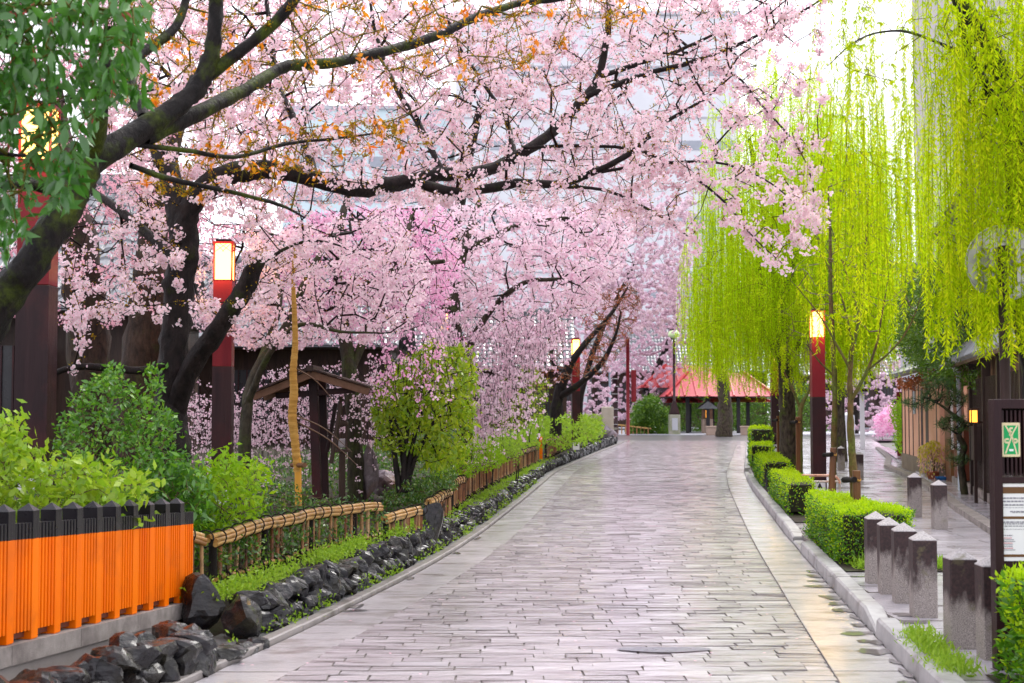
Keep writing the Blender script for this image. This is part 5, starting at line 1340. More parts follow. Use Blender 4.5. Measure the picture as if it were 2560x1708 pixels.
weeping('magenta tinged weeping cherry hanging low over the olive shrub', [(815, 1180, 21.5, .13), (815, 1000, 21.5, .12), (805, 860, 21.6, .11), (782, 690, 21.8, .09), (775, 560, 22, .07), (800, 440, 22.4, .05)],
        [[(805, 850, 21.6, .07), (880, 680, 22, .055), (930, 560, 22.4, .04), (950, 480, 22.8, .03)], [(782, 690, 21.8, .05), (900, 620, 21, .04), (1020, 600, 20.6, .03)]],
        insample([(650, 470), (1050, 470), (1060, 620), (1000, 760), (760, 800), (650, 700)], 650, 21.5, 25.5),
        [([(850, 740), (1010, 720), (1000, 860), (860, 850)], 18.6, 20.2, 60, .4, .9), ([(620, 480), (1000, 480), (1040, 700), (650, 720)], 21, 25, 160, .4, .9)], 'bark4', 'petalmag', 2000, .023, 6)
weeping('tall pale weeping cherry spilling over the bamboo fence in the middle', [(1070, 1120, 27, .16), (1065, 1000, 27, .15), (1050, 850, 27, .13), (1040, 720, 27.2, .11), (1060, 580, 27.5, .08), (1100, 460, 28, .05)],
        [[(1050, 850, 27, .08), (1120, 720, 26.6, .06), (1200, 650, 26.2, .045), (1290, 640, 26, .03)], [(1040, 720, 27.2, .07), (960, 600, 27.5, .05), (900, 520, 28, .03)], [(1060, 580, 27.5, .06), (1180, 520, 27.2, .045), (1300, 500, 27, .03)]],
        insample([(880, 460), (1480, 470), (1420, 620), (1330, 740), (1230, 820), (1120, 800), (980, 780), (900, 650)], 1300, 25, 31),
        [([(1000, 700), (1240, 740), (1250, 800), (1180, 860), (1080, 900), (1000, 800)], 24.6, 27.5, 230, .5, 1.6), ([(1080, 860), (1150, 860), (1150, 930), (1080, 930)], 24.8, 26, 50, .6, 1.3), ([(1150, 700), (1330, 700), (1260, 800), (1180, 820)], 25, 27, 80, .4, 1.0)], 'bark4', 'petalweep', 4200, .026, 7)
# --- far cherries ---------------------------------------------------------------------------------
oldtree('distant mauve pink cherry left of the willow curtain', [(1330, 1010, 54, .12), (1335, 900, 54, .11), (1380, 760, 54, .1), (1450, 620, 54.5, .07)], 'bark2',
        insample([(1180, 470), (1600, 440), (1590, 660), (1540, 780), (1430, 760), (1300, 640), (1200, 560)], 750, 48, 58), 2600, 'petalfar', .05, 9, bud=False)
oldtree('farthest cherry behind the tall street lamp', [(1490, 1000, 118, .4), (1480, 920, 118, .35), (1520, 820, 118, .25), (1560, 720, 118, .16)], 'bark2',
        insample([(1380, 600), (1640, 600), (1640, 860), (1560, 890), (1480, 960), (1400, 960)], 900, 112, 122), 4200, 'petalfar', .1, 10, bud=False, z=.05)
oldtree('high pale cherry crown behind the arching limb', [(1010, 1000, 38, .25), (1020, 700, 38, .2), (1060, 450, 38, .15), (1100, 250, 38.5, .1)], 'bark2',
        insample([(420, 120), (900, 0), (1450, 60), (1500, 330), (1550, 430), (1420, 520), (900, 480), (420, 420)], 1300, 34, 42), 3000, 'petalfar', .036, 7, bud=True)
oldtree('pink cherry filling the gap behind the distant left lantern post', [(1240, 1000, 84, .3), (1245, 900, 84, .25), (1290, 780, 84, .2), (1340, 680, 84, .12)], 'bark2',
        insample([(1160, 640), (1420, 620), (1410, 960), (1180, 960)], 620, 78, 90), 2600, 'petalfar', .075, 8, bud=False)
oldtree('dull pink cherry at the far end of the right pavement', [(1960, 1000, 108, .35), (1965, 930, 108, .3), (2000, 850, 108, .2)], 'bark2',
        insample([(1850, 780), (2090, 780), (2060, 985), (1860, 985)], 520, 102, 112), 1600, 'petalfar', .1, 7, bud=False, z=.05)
# --- bare brown tree on the far left verge ------------------------------------------------------------
t = Tree('bare_tree', 'bare brown twiggy tree beside the distant left lantern post', 'tree', base(1275, 44, .4), 'bark2')
t.limb([(1275, 1000, 44, .2), (1278, 920, 44, .18), (1300, 850, 44, .14), (1330, 800, 44, .1), (1400, 720, 44.3, .06), (1440, 660, 44.6, .03)], 'trunk', 10)
t.limb([(1278, 915, 44, .12), (1330, 880, 43.6, .1), (1380, 830, 43.3, .08), (1410, 770, 43, .05), (1425, 715, 43, .03)])
t.limb([(1285, 890, 44, .1), (1270, 830, 44, .08), (1260, 780, 44.2, .05), (1270, 720, 44.4, .03)])
t.grow(insample([(1180, 820), (1250, 740), (1330, 690), (1450, 640), (1480, 700), (1440, 800), (1380, 870), (1300, 880), (1210, 900)], 700, 42, 46.5), .2, .35, .006, 'twigbrown', 0, .12, maxr=.04, minr=.009)
t.leaves(t.twigpts(2500), 2, .1, .06, .03, 'ivy', 'russet_buds', 0)
# --- olive multi stemmed shrub -----------------------------------------------------------------------
t = Tree('olive_shrub', 'multi stemmed olive green shrub under the magenta weeping cherry', 'shrub', base(930, 19.6, .4), 'bark2')
for a in ((905, 1000, 880, 900), (930, 980, 950, 850), (945, 1000, 1010, 860), (925, 1020, 900, 940), (950, 1020, 1050, 900)):
    t.limb([(928 + rng.uniform(-14, 18), 1130, 19.6, .05), (a[0], a[1] + 40, 19.7, .035), (a[0] * .5 + a[2] * .5, (a[1] + a[3]) / 2, 20, .022), (a[2], a[3], 20.3, .01)], 'stem', 7)
t.grow(insample([(850, 900), (900, 830), (980, 790), (1080, 790), (1098, 900), (1085, 1020), (1040, 1090), (960, 1060), (870, 1030)], 520, 19, 21.6), .2, .2, .004, 'twig', 0, .1, maxr=.02)
t.leaves(np.concatenate([t.P[t.tips()], t.twigpts(1100)]), 5, .12, .1, .038, 'maple', 'leaves', -.9)
# --- foreground evergreen branch, large leaves ------------------------------------------------------------
t = Tree('evergreen_tree', 'glossy evergreen branch with large drooping leaves at top left', 'evergreen tree', (-3.75, 7.3, .9), 'bark2')
t.limb([(-3.75, 7.3, .9, .13), (-3.7, 7.2, 2.2, .11), (-3.6, 7.1, 3.3, .09), (-3.4, 7.0, 4.3, .06)], 'trunk', 10, disp=False)
t.limb([(-3.6, 7.1, 3.2, .05), (-3.1, 7.0, 3.55, .04), (-2.6, 6.9, 3.75, .028), (-2.1, 6.9, 3.8, .014)], 'limb', 8, disp=False)
t.limb([(-3.7, 7.2, 2.6, .04), (-3.2, 7.1, 2.9, .03), (-2.7, 7.0, 3.0, .016), (-2.35, 6.9, 2.95, .008)], 'limb', 8, disp=False)
poly = [(-60, -80), (340, -80), (345, 60), (320, 140), (330, 200), (300, 240), (240, 210), (200, 330), (165, 420), (130, 470), (110, 400), (60, 430), (60, 540), (-10, 560), (-60, 560)]
t.grow(insample(poly, 460, 6.6, 7.7), .15, .16, .003, 'twigolive', .02, .12, maxr=.012)
LM = []
for k in range(6):
    L = .1; w = [.0, .62, 1., .86, .45, 0]; n = 6; V = []; F = []
    for i in range(n):
        s_ = i / (n - 1); ww = .019 * w[i]; zz = -.012 * math.sin(s_ * 2.2) - .02 * s_ * s_
        V += [(-ww, L * s_, zz + .006 * (ww / .019)), (0, L * s_, zz), (ww, L * s_, zz + .006 * (ww / .019))]
    for i in range(n - 1):
        for j in range(2): F.append((i * 3 + j, i * 3 + j + 1, i * 3 + j + 4, i * 3 + j + 3))
    mb = MB().add(V, F, True); LM.append(mb.mesh('leaf', M['evergreen']))
def leafobjs(t, C, size, meshes, maxn, up=-1.1, name='leaf'):
    for c in C[:maxn]:
        dv = Vector(rdir(1, up)[0]); q = dv.to_track_quat('Y', 'Z')
        e = q.to_euler(); o = link(name, random.choice(meshes), t.root, c, e, (size * random.uniform(.8, 1.25),) * 3)
        o.rotation_euler.rotate_axis('Y', random.uniform(-1.2, 1.2))
tipn = t.P[t.tips()]
C = np.concatenate([tipn + rng.normal(0, .035, tipn.shape) for _ in range(7)] + [t.twigpts(900) + rng.normal(0, .03, (900, 3))])
Y = C[:, 1] + t.o[1]; u = (C[:, 0] + t.o[0]) / Y * FPX + 1280
infr = (u > 0); front = np.argsort(Y + np.where(infr, 0, 9))
leafobjs(t, C[front], 1.0, LM, 300)
rest = C[front][300:]
n = len(rest); V, F = leafquads(rest, rdir(n, -1.1), .095, .036); tag(link('inner_leaves', npmesh('inner_leaves', V, F, M['evergreen']), t.root), kind='stuff')
sel = tipn[rng.random(len(tipn)) < .3]; n = len(sel) * 3
V, F = leafquads(np.repeat(sel, 3, 0) + rng.normal(0, .012, (n, 3)), rdir(n, -1.5), .045, .014); tag(link('red_buds', npmesh('red_buds', V, F, M['redbud']), t.root), kind='stuff')

# ------------------------------------------------------------------ shrubs of the left garden
def shrub(label, polys, nstem, leafL, leafW, mat, per, nparts=0, name='shrub', z=None, down=.15, twig='twigbrown', seedr=None):
    pts = np.concatenate([insample(p, n, d0, d1) for p, n, d0, d1 in polys])
    c = pts.mean(0); zb = GZ(c[0], c[1]) if z is None else z
    t = Tree(name, label, 'shrub', (c[0], c[1], zb), 'bark2')
    for k in range(nstem):
        p = pts[rng.integers(len(pts))] - t.o; p[2] *= .5
        q = np.array([p[0] * .9, p[1] * .9, -.05 if abs(p[0]) + abs(p[1]) < 1.2 else p[2] - .3]); mm = (q + p) / 2 + rng.normal(0, .03, 3)
        t.limb([[*(q + t.o), .014], [*(mm + t.o), .011], [*(p + t.o), .006]], 'stem', 6, disp=False)
    t.grow(pts, .1, .14, .002, twig, 0, .1, maxr=.008)
    C = np.concatenate([t.P[t.tips()]] * (per * 2) + [t.twigpts(len(pts) * per)]); C = C + rng.normal(0, leafL * .6, C.shape)
    if nparts:
        o = np.argsort(C[:, 1] + rng.uniform(0, .3, len(C))); C = C[o]
        w = [.0, .7, 1., .8, .4, 0]; V = []; F = []
        for i in range(6):
            s_ = i / 5; ww = leafW / 2 * w[i]; zz = -.1 * leafL * s_ * s_
            V += [(-ww, leafL * s_, zz + .12 * ww), (0, leafL * s_, zz), (ww, leafL * s_, zz + .12 * ww)]
        for i in range(5):
            for j in range(2): F.append((i * 3 + j, i * 3 + j + 1, i * 3 + j + 4, i * 3 + j + 3))
        me = MB().add(V, F, True).mesh('leaf', M[mat]); leafobjs(t, C, 1.0, [me], nparts, down); C = C[nparts:]
    n = len(C); V, F = leafquads(C, rdir(n, down), leafL * rng.uniform(.7, 1.2, n), leafW * rng.uniform(.8, 1.15, n))
    tag(link('leaves', npmesh('leaves', V, F, M[mat]), t.root), kind='stuff')
    return t
shrub('broad leaved yellow green shrub peering over the vermilion fence', [([(-40, 1030), (60, 1020), (120, 1060), (200, 1060), (330, 1100), (330, 1190), (-40, 1200)], 300, 9.9, 11.2), ([(-40, 1000), (40, 960), (45, 1040), (-40, 1060)], 60, 10.2, 11)], 9, .085, .042, 'hydrangea', 4, 250)
shrub('glossy dark green shrub below the forked cherry trunk', [([(130, 1010), (160, 910), (240, 860), (290, 880), (350, 920), (400, 960), (428, 1040), (410, 1150), (320, 1180), (130, 1150)], 420, 12, 13.8), ([(230, 850), (260, 840), (290, 870), (250, 890)], 14, 12.6, 13), ([(335, 850), (365, 840), (370, 900), (340, 900)], 12, 12.6, 13)], 10, .06, .028, 'camellia', 6, 300)
shrub('drooping dark leaved shrub at the end of the vermilion fence', [([(330, 1080), (440, 1060), (480, 1120), (460, 1250), (415, 1320), (400, 1180)], 150, 11.9, 12.9)], 6, .085, .034, 'camellia', 5, 150, down=-.5)
shrub('lime green bushy shrub behind the start of the bamboo fence', [([(420, 1100), (470, 1075), (500, 1040), (540, 1062), (590, 1045), (612, 1100), (580, 1130), (600, 1170), (540, 1200), (520, 1240), (430, 1250)], 230, 12.4, 14)], 8, .085, .033, 'lime', 5, 0, down=-.3)
def fencecover(label, n, o0, o1, za, zb_, mat, L, W):
    kx = [528, 600, 720, 854, 957]; kd = [11.6, 12.25, 13.5, 15.0, 16.0]; kv = [1352, 1324, 1296, 1273, 1266]
    u = rng.uniform(528, 950, n); d = np.interp(u, kx, kd); v = np.interp(u, kx, kv); p = Pn(u / S, v / S, d)
    o_ = rng.uniform(o0, o1, n); p[:, 0] -= o_; p[:, 1] += rng.normal(0, .05, n)
    p[:, 2] = .3 + (p[:, 2] - .3) * rng.uniform(za, zb_, n) + np.clip(o_, 0, 1) * .22
    c = p.mean(0); t = Tree('ground_cover', label, 'ground cover', (c[0], c[1], .3), 'bark2')
    for k in range(14):
        q = p[rng.integers(n)]; t.limb([[q[0], q[1], .25, .008], [q[0] + .01, q[1] + .03, (q[2] + .25) / 2, .006], [q[0], q[1], q[2], .004]], 'stem', 5, disp=False)
    t.grow(p, .1, .14, .002, 'twigbrown', 0, .1, maxr=.006)
    C = np.concatenate([t.P[t.tips()]] * 8); C = C + rng.normal(0, L * .7, C.shape); m = len(C)
    V, F = leafquads(C, rdir(m, -.1), L * rng.uniform(.7, 1.2, m), W); tag(link('leaves', npmesh('leaves', V, F, M[mat]), t.root), kind='stuff')
fencecover('dark ivy like ground cover threading the nearest bamboo fence', 420, .05, .35, .1, .85, 'cover', .05, .024)
fencecover('glossy ivy leaves hanging through the front of the nearest bamboo fence', 330, -.09, .05, .08, .8, 'cover', .05, .024)
fencecover('yellow tipped low bushes just behind the nearest bamboo fence', 520, .35, 1.1, .5, 1.15, 'cover', .048, .022)
shrub('clipped looking dark shrub right of the standing stone', [([(880, 1130), (960, 1100), (1040, 1080), (1050, 1120), (960, 1160), (880, 1165)], 260, 19, 21.5)], 6, .055, .026, 'cover', 6)
shrub('bright green shrub under the tall weeping cherry', [([(1000, 1060), (1040, 1030), (1140, 1015), (1160, 1060), (1060, 1100), (1000, 1110)], 260, 23.5, 27)], 6, .07, .028, 'lime', 6)
shrub('yellowish green mound by the middle of the bamboo fence', [([(1090, 1030), (1130, 990), (1190, 1000), (1200, 1040), (1110, 1070)], 160, 28, 31)], 5, .08, .035, 'weed', 6)
shrub('brown and green twiggy thicket left of the bare tree', [([(1100, 960), (1150, 860), (1220, 830), (1260, 880), (1250, 960), (1150, 1000)], 420, 32, 37)], 8, .07, .03, 'maple', 4)
shrub('bright ground cover bank below the distant left lantern post', [([(1180, 1000), (1230, 960), (1380, 955), (1380, 1000), (1290, 1030), (1200, 1030)], 420, 40, 60)], 8, .12, .06, 'weed', 8)
shrub('green hedge like shrub between the salmon wall and the gateway', [([(2045, 930), (2090, 900), (2098, 1000), (2090, 1060), (2060, 1040)], 260, 42, 45)], 6, .1, .04, 'lime', 7, z=PZ)
shrub('round topped dark shrub beside the far street lamp', [([(1445, 960), (1470, 920), (1500, 912), (1530, 940), (1540, 1000), (1450, 1000)], 420, 106, 110)], 5, .24, .12, 'dkgreen', 9, z=.05)
shrub('low dark bushes behind the pavilion posts', [([(1540, 900), (1620, 890), (1720, 910), (1860, 880), (1900, 1000), (1540, 1000)], 900, 118, 126)], 5, .26, .12, 'dkgreen', 8, z=.05)
shrub('pink flowering bush far down the right pavement', [([(2010, 960), (2050, 930), (2060, 990), (2010, 1000)], 200, 84, 90)], 5, .16, .12, 'petalmag', 8, z=.05)

# pine beside the townhouse
t = Tree('pine_tree', 'twisted cloud pruned pine in front of the dark townhouse', 'pine tree', (*list(P(2410, 1230, 26.5))[:2], PZ), 'bark4')
t.limb([(2412 / S, 1240 / S, 26.5, .07), (2402 / S, 1160 / S, 26.5, .065), (2408 / S, 1115 / S, 26.4, .06), (2395 / S, 1085 / S, 26.4, .05), (2410 / S, 1060 / S, 26.5, .045), (2385 / S, 1040 / S, 26.6, .035), (2360 / S, 1020 / S, 26.7, .025), (2330 / S, 1000 / S, 26.8, .015)], 'trunk', 9)
cl = []
for (u, v, ru, rv, n) in ((2300, 1008, 38, 16, 60), (2350, 985, 50, 24, 110), (2390, 1000, 30, 18, 60), (2385, 1060, 40, 22, 110), (2405, 1150, 18, 14, 40), (2390, 1130, 22, 40, 40), (2340, 960, 40, 14, 50)):
    a = rng.uniform(0, 6.28, n); r = np.sqrt(rng.random(n)); q = Pn((u + ru * r * np.cos(a)) / S, (v + rv * r * np.sin(a)) / S, rng.uniform(26.0, 27.2, n)); cl.append(q)
t.grow(np.concatenate(cl), .2, .15, .004, 'twig', 0, .1, maxr=.02)
C = np.repeat(t.P[t.tips()], 26, 0); n = len(C); V, F = leafquads(C + rng.normal(0, .015, (n, 3)), rdir(n, .5), .1 * rng.uniform(.7, 1.2, n), .008); tag(link('needles', npmesh('needles', V, F, M['pine']), t.root), kind='stuff')
# dark evergreen over the townhouse roofs
t = Tree('evergreen_tree', 'dark small leaved evergreen tree over the townhouse roofs', 'evergreen tree', (11.8, 33, PZ), 'bark2')
t.limb([(11.8, 33, PZ, .2), (11.6, 33, 2.5, .17), (11.0, 33, 4, .13), (10.3, 33, 5.5, .06)], 'trunk', 10, disp=False)
t.limb([(11.3, 33, 3.2, .1), (10.2, 32, 3.9, .06), (9.3, 31, 4.1, .03)], disp=False)
t.grow(insample([(2050, 720), (2090, 640), (2180, 580), (2350, 560), (2360, 900), (2250, 920), (2200, 890), (2120, 865), (2055, 800)], 1300, 25.5, 33), .2, .25, .004, 'twig', 0, .12, maxr=.03)
t.leaves(np.concatenate([t.P[t.tips()], t.twigpts(3000)]), 9, .16, .075, .034, 'dkgreen', 'leaves', -.2)
# russet creeper on the salmon house eaves
t = Tree('creeper', 'russet creeper trailing along the tiled eaves of the salmon house', 'creeper', (11.4, 37, 2.6), 'bark2')
t.limb([(10.2, 33.5, 2.8, .02), (10.7, 35.5, 2.85, .018), (11.0, 38, 2.82, .014), (11.6, 40.5, 2.8, .006)], 'stem', 6, disp=False)
t.grow(insample([(2060, 870), (2120, 850), (2230, 870), (2230, 900), (2120, 895), (2060, 890)], 240, 33, 40), .1, .2, .004, 'twigbrown', 0, .1, maxr=.012)
t.leaves(np.concatenate([t.P[t.tips()], t.twigpts(400)]), 5, .1, .06, .05, 'ivy', 'leaves', -.3)

# ------------------------------------------------------------------ willows
def strandset(t, tops, lens, step_, leaf, lw, mat, drift=.0, keep=1.0, arch=.35, stemr=.003, part='hanging_leaves', per=2):
    P0, P1, C, Dv = [], [], [], []
    for p, L in zip(tops, lens):
        k = max(4, int(L / .22)); a = rng.uniform(0, 6.28); dx = np.array([math.cos(a), math.sin(a), 0]) * arch * rng.uniform(.3, 1); q = p.copy()
        sw = rng.normal(0, .03, 2); st = L / k
        for i in range(k):
            e = math.exp(-i * .9)
            nq = q + dx * e * .5 + np.array([sw[0] * .25 + drift * st + rng.normal(0, .008), sw[1] * .25 + rng.normal(0, .008), -st * (1 - .55 * e) + (.12 * e if i == 0 else 0)])
            P0.append(q); P1.append(nq); q = nq
    P0, P1 = np.array(P0), np.array(P1)
    V, F = frusta(P0, P1, np.full(len(P0), stemr), np.full(len(P0), stemr * .85), 3)
    tag(link('hanging_twigs', npmesh('hanging_twigs', V, F, M['willowstem'], True), t.root), kind='stuff')
    m = max(1, int(.22 / step_)); tt = (np.arange(m) + .5) / m
    C = (P0[:, None] * (1 - tt)[None, :, None] + P1[:, None] * tt[None, :, None]).reshape(-1, 3); C = np.repeat(C, per, 0)
    C = C[rng.random(len(C)) < keep]; n = len(C)
    out = rdir(n); out[:, 2] = 0; dv = unit(unit(out) * .75 + np.array([0, 0, -.8]) + rng.normal(0, .2, (n, 3)))
    V, F = leafquads(C, dv, leaf * rng.uniform(.6, 1.25, n), lw * rng.uniform(.8, 1.2, n))
    tag(link(part, npmesh(part, V, F, M[mat]), t.root), kind='stuff')
def willow(label, trunk, limbs, cx, cy, rx, ry, ztop, zb, n, d_leaf, lw, step_, mat, seedz=0, stemr=.004, weight=None):
    t = Tree('willow_tree', label, 'willow', base(trunk[0][0], trunk[0][2], PZ), 'barkw'); t.limb(trunk, 'trunk', 12, k=6)
    for l in limbs: t.limb(l, k=5)
    nc = n // 9; a = rng.uniform(0, 6.28, nc); r = np.sqrt(rng.random(nc)); ci = rng.integers(0, nc, n)
    x = (cx + rx * r * np.cos(a))[ci] + rng.normal(0, rx * .045, n); y = (cy + ry * r * np.sin(a))[ci] + rng.normal(0, ry * .05, n); r = np.clip(np.hypot((x - cx) / rx, (y - cy) / ry), 0, 1)
    dome = ztop - (ztop - zb - 3.2) * r ** 3.5; top = zb + 1.2 + (dome - zb - 1.2) * np.power(rng.random(n), .55)
    bot = zb + rng.gamma(2, .3, n) + rng.gamma(1.2, .35, nc)[ci] + 1.5 * r ** 4; L = np.clip(top - bot, .8, 6.5)
    tops = np.c_[x, y, top] - t.o
    A = np.c_[x, y, np.minimum(top + .1, dome)][rng.random(n) < .3]
    t.grow(A, .25, .35, .004, 'twigolive', -.08, .12, maxr=.05)
    strandset(t, tops, L, step_, d_leaf, lw, mat, stemr=stemr)
    return t
willow('big lime green willow whose curtain hangs over the road end', [(1812, 1110, 35, .24), (1808, 950, 35, .2), (1800, 830, 35, .17), (1788, 700, 35, .15), (1765, 560, 35, .12), (1740, 420, 35.2, .08), (1720, 320, 35.4, .05)],
       [[(1800, 850, 35, .1), (1770, 790, 34.6, .08), (1748, 720, 34.4, .06), (1740, 600, 34.2, .04), (1700, 480, 34, .02)], [(1788, 700, 35, .1), (1840, 560, 35.4, .08), (1870, 430, 35.8, .05), (1900, 330, 36, .03)], [(1800, 830, 35, .06), (1850, 760, 35.4, .05), (1880, 640, 36, .03)]],
       6.75, 35.2, 2.7, 3.6, 10.8, 1.25, 1750, .085, .018, .055, 'willow')
willow('second willow behind, filling the gap above the townhouses', [(1930, 1060, 46, .22), (1925, 900, 46, .19), (1940, 760, 46, .15), (1960, 600, 46, .1), (1980, 450, 46, .06)], [[(1940, 760, 46, .08), (2000, 620, 46, .06), (2060, 500, 46, .03)]],
       11.6, 46, 4.8, 3.6, 12.2, 2.6, 1500, .12, .026, .08, 'willow', stemr=.005)
willow('third willow at the road end with a dark mossy trunk', [(1662, 1003, 98, .6), (1664, 950, 98, .5), (1660, 890, 98, .42), (1650, 820, 98, .3), (1640, 740, 98, .2)], [],
       14.6, 98, 2.6, 2.6, 10.5, 3.4, 200, .2, .05, .13, 'willow', stemr=.008)
# near willow on the right edge
t = Tree('willow_tree', 'near yellow green willow trailing down the right edge of the pavement', 'willow', (4.55, 11.2, PZ), 'bark1')
t.limb([(2425, 1480, 11.2, .15), (2405, 1150, 11.2, .13), (2385, 850, 11.2, .12), (2355, 560, 11.2, .11), (2342, 320, 11.2, .1), (2310, 180, 11.2, .085), (2262, 85, 11.2, .07), (2205, 0, 11.2, .055), (2120, -120, 11.3, .035)], 'trunk', 12, k=6)
t.limb([(2312, 185, 11.2, .03), (2250, 150, 11.3, .022), (2180, 112, 11.5, .016), (2070, 74, 11.8, .011), (1970, 92, 12.1, .007), (1890, 160, 12.3, .003)])
t.limb([(2345, 330, 11.2, .05), (2280, 230, 11, .04), (2230, 130, 10.9, .03), (2180, -40, 10.8, .02)])
t.limb([(2350, 420, 11.2, .05), (2400, 250, 11.3, .04), (2420, 50, 11.4, .03)])
tops = np.concatenate([insample([(2150, -160), (2440, -160), (2440, 420), (2300, 420), (2200, 300), (2140, 100)], 230, 10.2, 12.2), insample([(1880, -160), (2160, -160), (2150, 180), (2050, 230), (1900, 190)], 46, 11.4, 15), insample([(1900, 250), (2160, 250), (2160, 480), (1920, 420)], 40, 12, 15.5), insample([(2150, 450), (2380, 450), (2380, 640), (2160, 620)], 60, 10.6, 12.0)])
A = tops[rng.random(len(tops)) < .5]
t.grow(A, .2, .25, .003, 'twigolive', -.06, .14, maxr=.02)
L = np.clip((tops[:, 2] - 1.75) * rng.uniform(.35, 1.0, len(tops)), .5, 3.0)
strandset(t, tops - t.o, L, .026, .062, .012, 'willow2', arch=.25, stemr=.0025, per=2)
tops2 = np.concatenate([insample([(x, 560), (x + 26, 560), (x + 26, 700), (x, 700)], 7, 10.4, 11) for x in (2150, 2236, 2262, 2300, 2326)])
strandset(t, tops2 - t.o, tops2[:, 2] - np.repeat([1.85, 1.75, 1.85, 1.7, 1.7], 7) - rng.uniform(0, .35, len(tops2)), .022, .06, .013, 'willow2', arch=.06, stemr=.0025, part='tassel_leaves')
# young trees standing in the hedges
def young(label, trunk, limbs, poly, n, d0, d1, nstr):
    t = Tree('young_willow', label, 'young willow', base(trunk[0][0], trunk[0][2], PZ), 'barky'); t.limb(trunk, 'trunk', 10)
    for l in limbs: t.limb(l, 'branch', 8)
    A = insample(poly, n, d0, d1); t.grow(A, .1, .2, .003, 'twigbrown', -.03, .1, maxr=.02)
    tp = t.P[t.tips()]; tp = tp[rng.random(len(tp)) < nstr]
    strandset(t, tp, rng.uniform(.3, 1.3, len(tp)), .035, .06, .013, 'willow2', arch=.15, stemr=.003)
young('young tree with a green and rusty trunk rising from the square hedge', [(1962, 1190, 16.9, .05), (1958, 1090, 16.9, .047), (1952, 1000, 16.9, .042), (1955, 920, 16.9, .036), (1953, 860, 16.9, .03), (1958, 790, 16.9, .027), (1972, 740, 16.9, .024), (1985, 640, 17, .02), (1990, 540, 17, .015), (1995, 420, 17, .008)],
      [[(1956, 915, 16.9, .025), (1985, 860, 16.8, .02), (2010, 800, 16.7, .015), (2030, 690, 16.6, .009), (2045, 600, 16.6, .004)], [(1985, 855, 16.8, .014), (2050, 800, 16.6, .011), (2090, 740, 16.5, .007), (2120, 660, 16.4, .003)], [(1953, 850, 16.9, .02), (1920, 790, 16.9, .015), (1880, 720, 16.9, .01), (1830, 660, 16.9, .005)], [(1955, 780, 16.9, .015), (1930, 680, 17, .01), (1890, 590, 17, .005)], [(1975, 735, 16.9, .014), (1940, 620, 17.1, .01), (1900, 500, 17.2, .004)]],
      [(1810, 640), (1860, 480), (1950, 380), (2050, 420), (2130, 620), (2090, 740), (1990, 780), (1900, 740)], 170, 16, 18, .35)
young('thin grey trunked young tree just right of the near lantern post', [(1912, 1150, 25.5, .055), (1914, 1000, 25.5, .05), (1916, 880, 25.5, .046), (1910, 760, 25.5, .042), (1906, 660, 25.5, .036), (1905, 560, 25.5, .028), (1900, 430, 25.5, .015)], [[(1910, 860, 25.5, .02), (1880, 830, 25.4, .014), (1850, 790, 25.2, .008)]],
      [(1830, 620), (1900, 400), (1990, 420), (2000, 700), (1920, 760), (1850, 740)], 160, 24.3, 26.8, .6)
young('small forked young tree between the willow trunk and the lantern post', [(2001 / S, 1190 / S, 31, .06), (2000 / S, 1090 / S, 31, .055), (2002 / S, 1020 / S, 31, .05), (2025 / S, 970 / S, 31, .03), (2030 / S, 900 / S, 31, .02), (2015 / S, 840 / S, 31, .01)], [[(2000 / S, 1020 / S, 31, .035), (1980 / S, 970 / S, 31, .03), (1960 / S, 930 / S, 31, .015)]],
      [(1780, 700), (1860, 620), (1880, 780), (1850, 900), (1800, 880)], 80, 30, 32, .5)
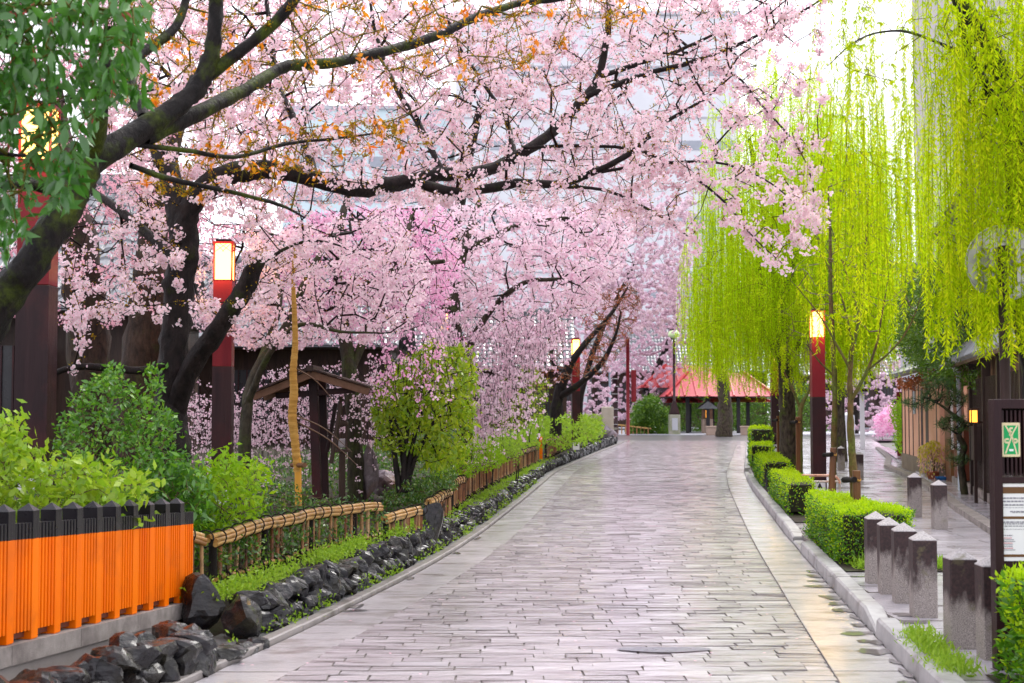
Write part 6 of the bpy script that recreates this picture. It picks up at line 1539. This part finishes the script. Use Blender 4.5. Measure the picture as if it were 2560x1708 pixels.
# ------------------------------------------------------------------ weeds and grasses
def weeds(name, label, pts, L, W, mat, up=.9):
    n = len(pts); V, F = leafquads(pts, rdir(n, up), L * rng.uniform(.5, 1.3, n), W)
    o = link(name, npmesh(name, V, F, M[mat])); tag(o, label, 'weeds', kind='stuff'); return o
def along(d0, d1, n, fx, sx, fz, clump=.6):
    d = rng.uniform(d0, d1, n); w = np.sin(d * 2.3) + np.sin(d * 5.1 + 1) + rng.normal(0, .8, n); d = d[w > -clump]
    return np.array([[fx(q) + rng.normal(0, sx), q, 0] for q in d]), fz
p, _ = along(10.8, 20, 11000, lambda d: XL(d) - .52 - .07 * (d < 16), .1, None)
p[:, 2] = [np.interp(q[1], [10.8, 16, 20], [.27, .29, .2]) + abs(rng.normal(0, .05)) for q in p]
weeds('wall_top_weeds', 'bright green weeds growing along the top of the stone wall', p, .04, .018, 'weed')
p, _ = along(20, 45, 7000, lambda d: XL(d) - .5, .1, None); p[:, 2] = .19 + np.abs(rng.normal(0, .04, len(p)))
weeds('far_wall_weeds', 'green weeds between the far stone wall and bamboo fence', p, .05, .02, 'weed')
p, _ = along(10, 34, 7000, lambda d: XL(d) - .2, .05, None, -.5); p[:, 2] = np.abs(rng.normal(0, .05, len(p))) + .015
weeds('wall_foot_weeds', 'weeds at the foot of the stone wall beside the gravel', p, .04, .018, 'weed')
p = np.array([[2.75 + (q - 9.2) * .1 + rng.normal(0, .06), q, PZ + .01 + abs(rng.normal(0, .03))] for q in rng.uniform(8.6, 10.2, 1500)])
weeds('kerb_grass', 'strip of grass behind the right kerb by the notice board', p, .06, .012, 'weed', 1.6)
p = np.array([[XR(q) + .3 + rng.uniform(0, 1.0), q, PZ + .01 + abs(rng.normal(0, .03))] for q in rng.uniform(14.35, 14.95, 1400)])
weeds('hedge_foot_grass', 'grass and seedlings at the foot of the square hedge', p, .07, .016, 'weed', 1.3)
# fallen leaves and petals on the paving
p = np.array([[rng.uniform(XL(q) + .05, XR(q) - .05), q, .012] for q in rng.uniform(9, 30, 130)]); n = len(p)
V, F = leafquads(p, unit(np.c_[rng.normal(size=(n, 2)), np.zeros(n)]), .03, .02, np.tile([0, 0, 1.], (n, 1)), .02)
tag(link('fallen_petals', npmesh('fallen_petals', V, F, M['petal'])), 'scattered pale petals lying on the wet road', 'petals', kind='stuff')

# low green carpet of the garden
d = rng.uniform(12.6, 62, 30000); o_ = rng.uniform(.75, 6, len(d)); x = np.interp(d, _ld, _lx) - .35 - o_
w = np.sin(x * 2.1 + d) + np.sin(d * 1.7) + rng.normal(0, .7, len(d)); k = w > -.5; x, d = x[k], d[k]
p = np.c_[x, d, [GZ(a, b) + abs(rng.normal(0, .06)) for a, b in zip(x, d)]]
weeds('garden_carpet', 'low green ground plants between the left garden trees', p, .085, .04, 'cover', .5)
